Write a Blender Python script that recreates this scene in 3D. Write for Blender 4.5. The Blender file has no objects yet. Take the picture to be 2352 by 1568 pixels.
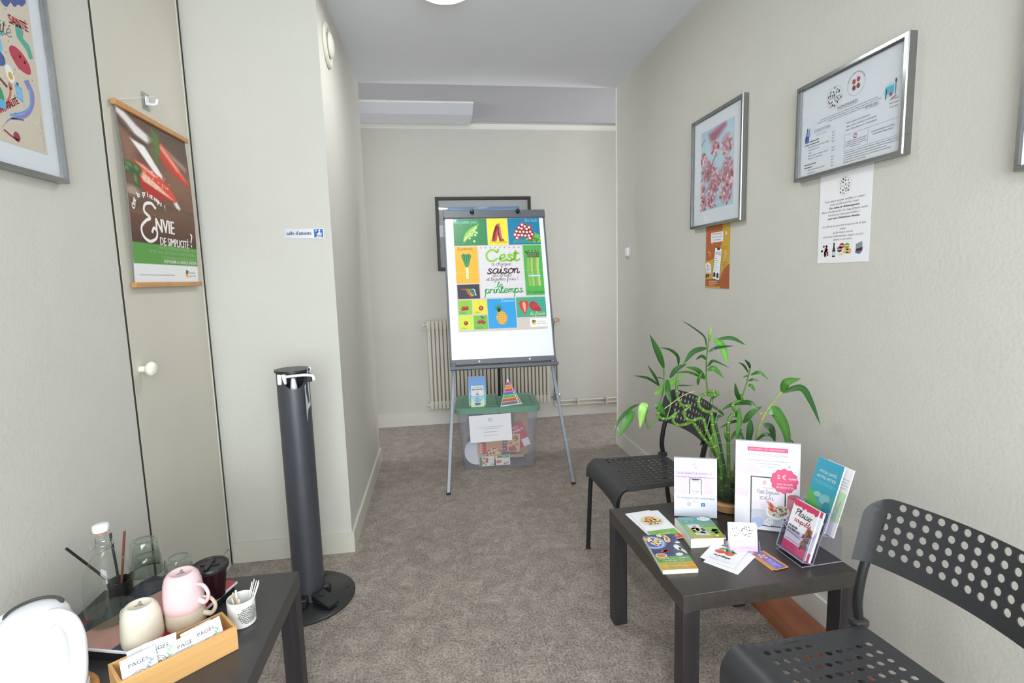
import bpy, bmesh, math, random
import numpy as np
from mathutils import Vector, Matrix
from mathutils.geometry import tessellate_polygon
random.seed(7)
rng = np.random.default_rng(7)
SC = bpy.context.scene
COL = SC.collection
PI = math.pi

# ------------------------------------------------------------------ camera
CAM_H = 1.32
YAW, PITCH, ROLL, FPX = 0.139419658, -0.121524835, -0.0283068163, 1212.13476
def cam_axes():
    cy, sy, cp, sp = math.cos(YAW), math.sin(YAW), math.cos(PITCH), math.sin(PITCH)
    f = Vector((sy*cp, cy*cp, sp)); r = Vector((cy, -sy, 0)); u = r.cross(f)
    cr, sr = math.cos(ROLL), math.sin(ROLL)
    return cr*r + sr*u, -sr*r + cr*u, f
RX, UX, FX = cam_axes()
cd = bpy.data.cameras.new('camera'); cd.sensor_width = 36; cd.lens = FPX/2352*36
cd.clip_start = 0.02; cd.clip_end = 60
cam = bpy.data.objects.new('camera', cd); COL.objects.link(cam)
cam.matrix_world = Matrix(((RX.x, UX.x, -FX.x, 0), (RX.y, UX.y, -FX.y, 0), (RX.z, UX.z, -FX.z, CAM_H), (0, 0, 0, 1)))
SC.camera = cam
def at(px, py, axis, val):
    """point of the room on the plane axis=val that the pixel shows"""
    d = RX*((px-1176)/FPX) + UX*(-(py-784)/FPX) + FX
    o = Vector((0, 0, CAM_H))
    return o + d*((val-o[axis])/d[axis])

# ------------------------------------------------------------------ light
SC.view_settings.view_transform = 'Standard'
SC.view_settings.look = 'None'
SC.view_settings.exposure = 0.9
SC.view_settings.gamma = 1.0
SC.view_settings.use_curve_mapping = False
wd = bpy.data.worlds.new('daylight'); SC.world = wd; wd.use_nodes = True
bg = wd.node_tree.nodes['Background']
bg.inputs[0].default_value = (0.86, 0.93, 1.0, 1); bg.inputs[1].default_value = 1.6
def area(name, loc, rot, sx, sy, power, color):
    l = bpy.data.lights.new(name, 'AREA'); l.shape = 'RECTANGLE'; l.size = sx; l.size_y = sy
    l.energy = power; l.color = color
    o = bpy.data.objects.new(name, l); COL.objects.link(o); o.location = loc; o.rotation_euler = rot
    return o
# daylight through the shop window behind the camera; the corridor end lights are added fill
area('daylight_shop_window', (0.2, -2.02, 1.5), (PI/2, 0, 0), 2.2, 2.0, 76, (0.97, 0.98, 1.0))
area('corridor_fill_right', (3.62, 4.32, 1.5), (0, PI/2, 0), 1.5, 0.8, 20, (0.98, 0.98, 1.0))
area('corridor_fill_left', (-3.32, 4.32, 1.5), (0, -PI/2, 0), 1.5, 0.8, 18, (0.98, 0.98, 1.0))

# glow of the opal ceiling light, and an added fill behind the camera
def lamp(name, loc, power):
    l = bpy.data.lights.new(name, 'AREA'); l.shape = 'DISK'; l.size = .26; l.energy = power; l.color = (.97, 1, .98); l.spread = PI
    o = bpy.data.objects.new(name, l); COL.objects.link(o); o.location = loc; return o
lamp('ceiling_lamp_and_fill', (.095, 2.60, 2.588), 5.5)
lamp('ceiling_lamp_and_fill', (.15, -.35, 2.588), 7)  # added to lift the ambient light, no fixture hangs here

# ------------------------------------------------------------------ colour and materials
def L1(c): return c/12.92 if c <= .04045 else ((c+.055)/1.055)**2.4
def S(h):
    h = h.lstrip('#'); return tuple(L1(int(h[i:i+2], 16)/255) for i in (0, 2, 4))
def S3(h):
    h = h.lstrip('#'); return np.array([int(h[i:i+2], 16)/255 for i in (0, 2, 4)])
MATS = {}
def mat(name, col, rough=.5, metal=0., var=.04, scale=40., bump=0., bscale=200., coat=0., stretch=None, spec=.5):
    m = bpy.data.materials.new(name); m.use_nodes = True; nt = m.node_tree; N = nt.nodes; b = N['Principled BSDF']
    c = S(col) if isinstance(col, str) else col
    b.inputs['Roughness'].default_value = rough; b.inputs['Metallic'].default_value = metal
    b.inputs['Specular IOR Level'].default_value = spec
    b.inputs['Coat Weight'].default_value = coat
    tc = N.new('ShaderNodeTexCoord'); mp = N.new('ShaderNodeMapping'); nt.links.new(tc.outputs['Object'], mp.inputs[0])
    if stretch: mp.inputs['Scale'].default_value = stretch
    nz = N.new('ShaderNodeTexNoise'); nz.inputs['Scale'].default_value = scale; nz.inputs['Detail'].default_value = 4
    nt.links.new(mp.outputs[0], nz.inputs['Vector'])
    rp = N.new('ShaderNodeValToRGB'); e = rp.color_ramp.elements
    e[0].position = .3; e[1].position = .7
    e[0].color = tuple(max(0, x*(1-var)) for x in c)+(1,); e[1].color = tuple(min(1, x*(1+var)) for x in c)+(1,)
    nt.links.new(nz.outputs[0], rp.inputs[0]); nt.links.new(rp.outputs[0], b.inputs['Base Color'])
    if bump:
        n2 = N.new('ShaderNodeTexNoise'); n2.inputs['Scale'].default_value = bscale; n2.inputs['Detail'].default_value = 3
        nt.links.new(tc.outputs['Object'], n2.inputs['Vector'])
        bp = N.new('ShaderNodeBump'); bp.inputs['Strength'].default_value = bump; bp.inputs['Distance'].default_value = .004
        nt.links.new(n2.outputs[0], bp.inputs['Height']); nt.links.new(bp.outputs[0], b.inputs['Normal'])
    MATS[name] = m; return m
def clear_mat(name, tint, gloss=.5, rough=.02, haze=0., hazecol='#d8dce0'):
    """thin clear sheet: lets light through, mirrors by Fresnel; haze adds a share of diffuse plastic"""
    m = bpy.data.materials.new(name); m.use_nodes = True; nt = m.node_tree; N = nt.nodes; N.clear()
    out = N.new('ShaderNodeOutputMaterial'); tr = N.new('ShaderNodeBsdfTransparent'); gl = N.new('ShaderNodeBsdfGlossy')
    tr.inputs[0].default_value = S(tint)+(1,); gl.inputs['Roughness'].default_value = rough
    fr = N.new('ShaderNodeFresnel'); fr.inputs[0].default_value = 1.45
    mu = N.new('ShaderNodeMath'); mu.operation = 'MULTIPLY'; mu.inputs[1].default_value = gloss; mu.use_clamp = True
    ge = N.new('ShaderNodeNewGeometry'); iv = N.new('ShaderNodeMath'); iv.operation = 'SUBTRACT'; iv.inputs[0].default_value = 1; nt.links.new(ge.outputs['Backfacing'], iv.inputs[1])
    m0 = N.new('ShaderNodeMath'); m0.operation = 'MULTIPLY'; nt.links.new(fr.outputs[0], m0.inputs[0]); nt.links.new(iv.outputs[0], m0.inputs[1])
    nt.links.new(m0.outputs[0], mu.inputs[0])
    mx = N.new('ShaderNodeMixShader'); nt.links.new(mu.outputs[0], mx.inputs[0])
    base = tr.outputs[0]
    if haze:
        df = N.new('ShaderNodeBsdfDiffuse'); df.inputs[0].default_value = S(hazecol)+(1,)
        m2 = N.new('ShaderNodeMixShader'); m2.inputs[0].default_value = haze
        nt.links.new(tr.outputs[0], m2.inputs[1]); nt.links.new(df.outputs[0], m2.inputs[2]); base = m2.outputs[0]
    nt.links.new(base, mx.inputs[1]); nt.links.new(gl.outputs[0], mx.inputs[2]); nt.links.new(mx.outputs[0], out.inputs[0])
    MATS[name] = m; return m
def glass_mat(name, col, ior=1.45):
    m = bpy.data.materials.new(name); m.use_nodes = True; b = m.node_tree.nodes['Principled BSDF']
    b.inputs['Base Color'].default_value = S(col)+(1,); b.inputs['Transmission Weight'].default_value = 1
    b.inputs['Roughness'].default_value = .01; b.inputs['IOR'].default_value = ior
    MATS[name] = m; return m

M_WALL = mat('beige_wall_paint', '#cac7c0', .75, var=.012, scale=6, bump=.25, bscale=90)
M_WALL_F = mat('cream_door_paint', '#ccc7bc', .55, var=.012, scale=5, bump=.06, bscale=40)
M_CEIL = mat('white_ceiling_paint', '#dfe0e7', .85, var=.01, scale=4, bump=.1, bscale=120)
M_CEIL2 = mat('corridor_ceiling_grey', '#b9b9c0', .85, var=.01, scale=4, bump=.1, bscale=120)  # corridor ceiling, a darker grey than the room ceiling
M_TRIM = mat('white_trim_paint', '#e6e4de', .5, var=.01, scale=8)
M_BASE = mat('skirting_paint', '#d3d0ca', .5, var=.01, scale=8)
M_DARK = mat('recess_shade', '#3a382f', .9)  # dark colour standing in for the shade inside gaps and holes
M_BLACKW = mat('black_brown_laminate', '#37322f', .36, var=.22, scale=55, stretch=(1, .06, 1), spec=.6)
M_BLACKWL = mat('black_brown_legs', '#2a2529', .42, var=.35, scale=70, stretch=(1, 1, .05))
M_BLACKT = mat('black_foil_top', '#3b393b', .36, var=.08, scale=30, spec=.55)
M_CHAIR = mat('black_powder_coat', '#303033', .42, var=.05, scale=60, bump=.03, bscale=700, spec=.5)
M_TUBE = mat('black_steel_tube', '#1d1d1f', .3, var=.05)
M_ALU = mat('brushed_aluminium', '#9b9c9d', .24, 1., var=.05, scale=30)
M_ALUP = mat('painted_aluminium', '#868b97', .45, .15, var=.03)
M_CHROME = mat('chrome', '#c8c8ca', .12, 1.)
M_GREYP = mat('slate_grey_plastic', '#62656e', .4, var=.03)
M_BLACKP = mat('black_plastic', '#242426', .35, var=.05)
M_WHITEP = mat('white_plastic', '#e9eaee', .3, var=.01)
M_PAPER = mat('white_paper', '#eceaf0', .6, var=.01)
M_PAPER2 = mat('card_edges', '#e6e3d2', .7, var=.05, scale=300, stretch=(.02, .02, 1))
M_WHITEB = mat('glossy_whiteboard', '#f3f4f8', .2, var=.005)
M_MATB = mat('passe_partout', '#e8e9ee', .7, var=.01)
M_BAMBOO = mat('bamboo', '#cfa067', .4, var=.16, scale=30, stretch=(.08, 1, 1))
M_RAIL = mat('beech_rail', '#bf8a55', .4, var=.1, scale=30, stretch=(1, .05, 1))
M_WOODRED = mat('varnished_red_wood', '#9c5a3c', .3, var=.22, scale=14, stretch=(1, .12, 1), coat=.4)
M_WOODB = mat('carved_wood', '#b0855a', .45, var=.25, scale=18, stretch=(1, 1, 6))
M_CREAM = mat('cream_glaze', '#e6ddcd', .22, var=.02, coat=.4)
M_PINK = mat('pink_glaze', '#ecc9cf', .28, var=.02, coat=.3)
M_BEIGE = mat('sand_glaze', '#d8c8b4', .28, var=.02, coat=.3)
M_RAD = mat('radiator_enamel', '#c9c3b6', .4, var=.02)
M_GREENL = mat('green_lid_plastic', '#6f9a86', .42, var=.03)
M_TUBCL = clear_mat('hazy_clear_plastic', '#f2f3f8', .9, .08, .17, '#d6d8e6')
M_ACRYL = clear_mat('clear_acrylic', '#f7f6fc', 1.0, .02, .02, '#cfcbe8')
M_ACRYLF = clear_mat('clear_acrylic_front', '#fefeff', .6, .02)
M_ACRYLE = clear_mat('acrylic_edge', '#e4e2f0', 1.2, .1, .4, '#cbc8de')
M_PANE = clear_mat('picture_glass', '#fbfcfd', .75, .015)
M_WINP = clear_mat('window_glass', '#f7fbfa', .6, .01)
M_GLASS = glass_mat('clear_glass', '#f4f8f6')
M_TUMB = clear_mat('tumbler_glass', '#f9fcfa', 1.3, .02)
M_BAG = clear_mat('crumpled_bag', '#e4e6ec', 1.6, .15, .38, '#c6c8d2')
M_KRAFT = mat('kraft_card', '#c7a384', .8, var=.06)
M_STEM = mat('bamboo_stalk_green', '#4f7a2c', .35, var=.2, scale=60)
M_NODE = mat('stalk_ring', '#b9b77c', .6)
M_SOIL = mat('grey_pebble', '#8d8678', .5, var=.3, scale=60)
M_WATER = clear_mat('murky_water', '#ccd6bf', .4, .05, .10, '#98a384')

def floor_mat():
    m = bpy.data.materials.new('mottled_vinyl'); m.use_nodes = True; nt = m.node_tree; N = nt.nodes; b = N['Principled BSDF']
    tc = N.new('ShaderNodeTexCoord')
    def noise(sc, det, rough=.6, dist=0):
        n = N.new('ShaderNodeTexNoise'); n.inputs['Scale'].default_value = sc; n.inputs['Detail'].default_value = det
        n.inputs['Roughness'].default_value = rough; n.inputs['Distortion'].default_value = dist
        nt.links.new(tc.outputs['Object'], n.inputs['Vector']); return n
    n1 = noise(13, 12, .82, .6); n2 = noise(120, 6, .8); n3 = noise(2.2, 4, .6)
    r1 = N.new('ShaderNodeValToRGB'); e = r1.color_ramp.elements
    e[0].position = .38; e[0].color = S('#453b37')+(1,); e[1].position = .62; e[1].color = S('#b9aca3')+(1,)
    k = r1.color_ramp.elements.new(.5); k.color = S('#80746c')+(1,)
    nt.links.new(n1.outputs[0], r1.inputs[0])
    r2 = N.new('ShaderNodeValToRGB'); e = r2.color_ramp.elements
    e[0].position = .41; e[0].color = S('#3a312d')+(1,); e[1].position = .59; e[1].color = S('#d8ccc2')+(1,)
    nt.links.new(n2.outputs[0], r2.inputs[0])
    r3 = N.new('ShaderNodeValToRGB'); e = r3.color_ramp.elements
    e[0].position = .35; e[0].color = S('#6a5f59')+(1,); e[1].position = .65; e[1].color = S('#9d9189')+(1,)
    nt.links.new(n3.outputs[0], r3.inputs[0])
    a = N.new('ShaderNodeMix'); a.data_type = 'RGBA'; a.inputs[0].default_value = .5
    nt.links.new(r1.outputs[0], a.inputs[6]); nt.links.new(r2.outputs[0], a.inputs[7])
    c = N.new('ShaderNodeMix'); c.data_type = 'RGBA'; c.inputs[0].default_value = .22
    nt.links.new(a.outputs[2], c.inputs[6]); nt.links.new(r3.outputs[0], c.inputs[7])
    nt.links.new(c.outputs[2], b.inputs['Base Color']); b.inputs['Roughness'].default_value = .42
    b.inputs['Specular IOR Level'].default_value = .35
    bp = N.new('ShaderNodeBump'); bp.inputs['Strength'].default_value = .12; bp.inputs['Distance'].default_value = .002
    nt.links.new(n2.outputs[0], bp.inputs['Height']); nt.links.new(bp.outputs[0], b.inputs['Normal'])
    return m
M_FLOOR = floor_mat()
def attr_mat(name, rough, coat=0.):
    m = bpy.data.materials.new(name); m.use_nodes = True; nt = m.node_tree; b = nt.nodes['Principled BSDF']
    a = nt.nodes.new('ShaderNodeAttribute'); a.attribute_name = 'print_color'
    nt.links.new(a.outputs['Color'], b.inputs['Base Color']); b.inputs['Roughness'].default_value = rough
    b.inputs['Coat Weight'].default_value = coat; return m
M_PRINT = attr_mat('printed_ink', .55)
M_PRINTG = attr_mat('glossy_print', .35, .15)
def leaf_mat():
    m = bpy.data.materials.new('glossy_leaf'); m.use_nodes = True; nt = m.node_tree; b = nt.nodes['Principled BSDF']
    a = nt.nodes.new('ShaderNodeAttribute'); a.attribute_name = 'print_color'
    nt.links.new(a.outputs['Color'], b.inputs['Base Color']); b.inputs['Roughness'].default_value = .36
    b.inputs['Subsurface Weight'].default_value = .06; b.inputs['Subsurface Radius'].default_value = (.004, .008, .002)
    return m
M_LEAF = leaf_mat()
def emit_mat(name, col, s):
    m = bpy.data.materials.new(name); m.use_nodes = True; b = m.node_tree.nodes['Principled BSDF']
    b.inputs['Base Color'].default_value = S(col)+(1,); b.inputs['Emission Color'].default_value = S(col)+(1,)
    b.inputs['Emission Strength'].default_value = s; return m
M_LAMP = emit_mat('lit_opal_glass', '#fff6ee', 1.2)

# ------------------------------------------------------------------ mesh helpers
class MB:
    def __init__(s): s.v = []; s.f = []; s.c = None
    def add(s, vs, fs, M=None):
        o = len(s.v)
        s.v += [tuple(M @ Vector(p)) if M else tuple(p) for p in vs]
        s.f += [tuple(i+o for i in f) for f in fs]; return s
    def box(s, a, b, M=None):
        x0, y0, z0 = a; x1, y1, z1 = b
        return s.add([(x0,y0,z0),(x1,y0,z0),(x1,y1,z0),(x0,y1,z0),(x0,y0,z1),(x1,y0,z1),(x1,y1,z1),(x0,y1,z1)],
                     [(0,3,2,1),(4,5,6,7),(0,1,5,4),(1,2,6,5),(2,3,7,6),(3,0,4,7)], M)
    def rbox(s, a, b, r=.003, seg=1, M=None):
        bm = bmesh.new(); bmesh.ops.create_cube(bm, size=1)
        for v in bm.verts: v.co = Vector([(a[i]+b[i])/2 + v.co[i]*(b[i]-a[i]) for i in range(3)])
        bmesh.ops.bevel(bm, geom=bm.edges[:], offset=r, segments=seg, profile=.5, affect='EDGES')
        bm.verts.index_update()
        s.add([v.co.copy() for v in bm.verts], [[v.index for v in f.verts] for f in bm.faces], M); bm.free(); return s
    def tube(s, pts, r, seg=10, closed=False, cap=True, M=None, flat=None):
        P = [Vector(p) for p in pts]; n = len(P); rs = r if hasattr(r, '__len__') else [r]*n
        T = []
        for i in range(n):
            a = P[(i-1) % n] if (closed or i > 0) else P[i]; b = P[(i+1) % n] if (closed or i < n-1) else P[i]
            T.append((b-a).normalized())
        u = T[0].orthogonal().normalized()
        vs = []; fs = []
        for i in range(n):
            u = (u - T[i]*u.dot(T[i])).normalized(); w = T[i].cross(u)
            for k in range(seg):
                a = 2*PI*k/seg; vs.append(P[i] + (u*math.cos(a) + w*math.sin(a)*(flat or 1))*rs[i])
        for i in range(n if closed else n-1):
            j = (i+1) % n
            for k in range(seg): fs.append((i*seg+k, i*seg+(k+1) % seg, j*seg+(k+1) % seg, j*seg+k))
        if cap and not closed:
            fs.append(tuple(range(seg))[::-1]); fs.append(tuple((n-1)*seg+k for k in range(seg)))
        return s.add(vs, fs, M)
    def lathe(s, prof, seg=24, M=None, c=(0, 0, 0)):
        vs = []; fs = []; n = len(prof); idx = []
        for (r, z) in prof:
            if r < 1e-6: idx.append([len(vs)]*seg); vs.append((c[0], c[1], c[2]+z))
            else:
                idx.append(list(range(len(vs), len(vs)+seg)))
                vs += [(c[0]+r*math.cos(2*PI*k/seg), c[1]+r*math.sin(2*PI*k/seg), c[2]+z) for k in range(seg)]
        for i in range(n-1):
            for k in range(seg):
                q = [idx[i][k], idx[i][(k+1) % seg], idx[i+1][(k+1) % seg], idx[i+1][k]]
                q2 = []
                for t in q:
                    if t not in q2: q2.append(t)
                if len(q2) > 2: fs.append(tuple(q2))
        return s.add(vs, fs, M)
    def prism(s, poly, h0, h1, M=None):
        """polygon in xy extruded along z"""
        n = len(poly)
        vs = [(x, y, h0) for x, y in poly] + [(x, y, h1) for x, y in poly]
        fs = [(i, (i+1) % n, n+(i+1) % n, n+i) for i in range(n)]
        for t in tessellate_polygon([[Vector((x, y, 0)) for x, y in poly]]):
            a, b, c = t
            cr = (poly[b][0]-poly[a][0])*(poly[c][1]-poly[a][1]) - (poly[b][1]-poly[a][1])*(poly[c][0]-poly[a][0])
            if cr < 0: b, c = c, b
            fs.append((n+a, n+b, n+c)); fs.append((a, c, b))
        return s.add(vs, fs, M)
    def grid(s, fn, nu, nv, M=None, wrap=False):
        vs = [fn(i/nu, j/nv) for j in range(nv+1) for i in range(nu+1)]
        fs = [(j*(nu+1)+i, j*(nu+1)+i+1, (j+1)*(nu+1)+i+1, (j+1)*(nu+1)+i) for j in range(nv) for i in range(nu)]
        return s.add(vs, fs, M)
    def mesh(s, name, m, smooth=40):
        me = bpy.data.meshes.new(name); me.from_pydata(s.v, [], s.f); me.update()
        bm = bmesh.new(); bm.from_mesh(me); bmesh.ops.recalc_face_normals(bm, faces=bm.faces); bm.to_mesh(me); bm.free()
        if smooth:
            me.polygons.foreach_set('use_smooth', [True]*len(me.polygons))
            me.set_sharp_from_angle(angle=math.radians(smooth))
        me.materials.append(m); return me
    def build(s, name, m, parent=None, smooth=40, M=None):
        o = bpy.data.objects.new(name, s.mesh(name, m, smooth)); COL.objects.link(o)
        if parent: o.parent = parent
        if M is not None: o.matrix_basis = M
        return o
def tag(o, label=None, cat=None, group=None, kind=None):
    if label: o['label'] = label
    if cat: o['category'] = cat
    if group: o['group'] = group
    if kind: o['kind'] = kind
    return o
def thing(name, label, cat, loc=(0, 0, 0), rz=0., group=None, M=None):
    o = bpy.data.objects.new(name, None); o.empty_display_size = .05; COL.objects.link(o)
    if M is not None: o.matrix_world = M
    else: o.location = loc; o.rotation_euler = (0, 0, rz)
    return tag(o, label, cat, group)
def struct(name, mb, m, parent=None, smooth=40):
    o = mb.build(name, m, parent, smooth)
    if not parent: o['kind'] = 'structure'
    return o
def copy_tree(o, parent=None):
    c = o.copy(); COL.objects.link(c)
    if parent: c.parent = parent
    for ch in list(o.children): copy_tree(ch, c)
    return c
def fm(o, u, v):
    """matrix of a sheet: u to the right, v up, its normal towards the reader"""
    u = Vector(u).normalized(); v = Vector(v); v = (v-u*v.dot(u)).normalized(); n = u.cross(v); o = Vector(o)
    return Matrix(((u.x, v.x, n.x, o.x), (u.y, v.y, n.y, o.y), (u.z, v.z, n.z, o.z), (0, 0, 0, 1)))
def spline(pts, k=6, closed=False):
    P = [np.array(p, float) for p in pts]; n = len(P)
    if n < 3: return [tuple(p) for p in P]
    out = []
    for i in range(n if closed else n-1):
        p0 = P[(i-1) % n] if (closed or i > 0) else P[0]*2-P[1]
        p1 = P[i]; p2 = P[(i+1) % n]; p3 = P[(i+2) % n] if (closed or i < n-2) else P[-1]*2-P[-2]
        for j in range(k):
            t = j/k; out.append(tuple(.5*(2*p1 + (p2-p0)*t + (2*p0-5*p1+4*p2-p3)*t*t + (3*p1-p0-3*p2+p3)*t**3)))
    if not closed: out.append(tuple(P[-1]))
    return out

# ------------------------------------------------------------------ flat print
_tc = bpy.data.curves.new('type', 'FONT'); _tc.resolution_u = 2; _to = bpy.data.objects.new('type', _tc)
_cache = {}
def glyphs(t):
    if t not in _cache:
        _tc.body = t; me = _to.to_mesh()
        vs = [(v.co.x, v.co.y) for v in me.vertices]; fs = [tuple(p.vertices) for p in me.polygons]; _to.to_mesh_clear()
        _cache[t] = (vs, fs)
    return _cache[t]
# single-stroke school hand: x-height 1
SCR = {
 'a': ([[(.9,.85),(.5,1),(.1,.6),(.2,.1),(.55,.05),(.85,.5),(.9,.95),(.88,.3),(1,.02),(1.25,.2)]],1.2),
 'b': ([[(0,.1),(.3,1.2),(.35,1.9),(.2,2),(.1,1.5),(.1,.2),(.4,0),(.75,.4),(.6,.9),(.95,.85)]],1.),
 'c': ([[(.8,.8),(.5,1),(.1,.6),(.15,.15),(.5,0),(.95,.25)]],.95),
 'd': ([[(.85,.85),(.5,1),(.1,.6),(.2,.1),(.55,.05),(.85,.5),(.98,2)],[(.95,1.9),(.88,.3),(1,.02),(1.25,.2)]],1.2),
 'e': ([[(.05,.35),(.6,.55),(.7,.9),(.4,1),(.08,.6),(.15,.15),(.5,0),(.95,.25)]],.95),
 'f': ([[(0,.2),(.5,1.3),(.6,1.9),(.4,2),(.3,1.4),(.25,-.8),(.4,-1),(.5,-.5),(.3,.1),(.8,.2)]],.8),
 'g': ([[(.85,.85),(.5,1),(.1,.6),(.2,.1),(.55,.05),(.85,.5),(.9,.95),(.85,-.6),(.55,-1),(.25,-.7),(1.2,.2)]],1.15),
 'h': ([[(0,.1),(.35,1.3),(.38,1.9),(.22,2),(.12,1.5),(.1,0),(.12,.6),(.45,1),(.7,.8),(.72,.15),(.85,0),(1.1,.2)]],1.05),
 'i': ([[(0,.2),(.2,.95),(.2,.2),(.35,0),(.6,.2)],[(.21,1.4),(.24,1.45)]],.55),
 'l': ([[(0,.1),(.4,1.4),(.4,1.95),(.22,1.95),(.15,1.2),(.2,.2),(.4,0),(.65,.2)]],.6),
 'm': ([[(0,.6),(.1,.95),(.12,0),(.15,.6),(.4,1),(.52,.7),(.52,0),(.56,.6),(.8,1),(.94,.7),(.95,.15),(1.08,0),(1.3,.2)]],1.25),
 'n': ([[(0,.6),(.1,.95),(.12,0),(.15,.6),(.45,1),(.62,.7),(.62,.15),(.75,0),(1,.2)]],.95),
 'o': ([[(.5,1),(.1,.7),(.1,.2),(.45,0),(.8,.3),(.75,.8),(.45,1),(.6,.85),(1,.9)]],.95),
 'p': ([[(0,.5),(.15,1),(.12,-1)],[(.12,.5),(.4,1),(.75,.8),(.75,.25),(.45,0),(.15,.2)],[(.5,0),(1,.2)]],1.),
 'q': ([[(.85,.85),(.5,1),(.1,.6),(.2,.1),(.55,.05),(.85,.5),(.9,.95),(.85,-1)],[(.86,-.3),(1.2,.2)]],1.15),
 'r': ([[(.02,.85),(.14,.95),(.14,.4),(.14,0)],[(.14,.55),(.34,.9),(.62,.92)]],.72),
 's': ([[(.62,.82),(.4,1),(.16,.84),(.3,.58),(.55,.36),(.52,.08),(.25,0),(.02,.14)],[(.45,.02),(.85,.22)]],.82),
 't': ([[(0,.2),(.25,1.7),(.22,.2),(.4,0),(.7,.2)],[(0,1.15),(.6,1.2)]],.65),
 'u': ([[(0,.6),(.12,.95),(.12,.25),(.35,0),(.7,.4),(.75,.95),(.74,.2),(.88,0),(1.1,.2)]],1.05),
 'v': ([[(0,.7),(.12,.95),(.35,0),(.75,.9),(.95,.85)]],.9),
 'j': ([[(0,.2),(.25,.95),(.2,-.6),(0,-1),(-.1,-.6),(.5,.2)],[(.26,1.4),(.29,1.45)]],.5),
 'C': ([[(1.3,1.6),(.9,2),(.35,1.7),(.1,.9),(.35,.15),(.9,0),(1.4,.35)]],1.35),
 'P': ([[(.2,0),(.3,1.9)],[(0,1.6),(.5,2),(1.1,1.7),(.9,1.1),(.35,1)]],1.15),
 'D': ([[(.3,1.9),(.25,.1),(0,0)],[(0,1.7),(.6,2),(1.2,1.2),(.9,.2),(.2,0),(.5,-.1),(1.3,.2)]],1.4),
 'V': ([[(0,1.7),(.2,2),(.45,0),(1,1.9),(1.2,1.8)]],1.2),
 'F': ([[(.3,1.9),(.25,0),(0,.1)],[(0,1.8),(.5,2),(1.1,1.9)],[(.1,1),(.8,1.05)]],1.),
 "'": ([[(.15,2.05),(.2,1.8),(.05,1.5)]],.35), '!': ([[(.2,2),(.16,.6)],[(.15,.05),(.18,.1)]],.5),
 '-': ([[(.1,.5),(.6,.5)]],.7), ' ': ([], .6), '.': ([[(.1,.02),(.13,.05)]],.35), ',': ([[(.12,.05),(.05,-.3)]],.35)}
SCR['é'] = (SCR['e'][0]+[[(.35,1.3),(.65,1.65)]], .95); SCR['ê'] = (SCR['e'][0]+[[(.2,1.3),(.42,1.6),(.65,1.3)]], .95)
SCR['à'] = (SCR['a'][0]+[[(.35,1.65),(.6,1.3)]], 1.2)
LAY = .00012
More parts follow.
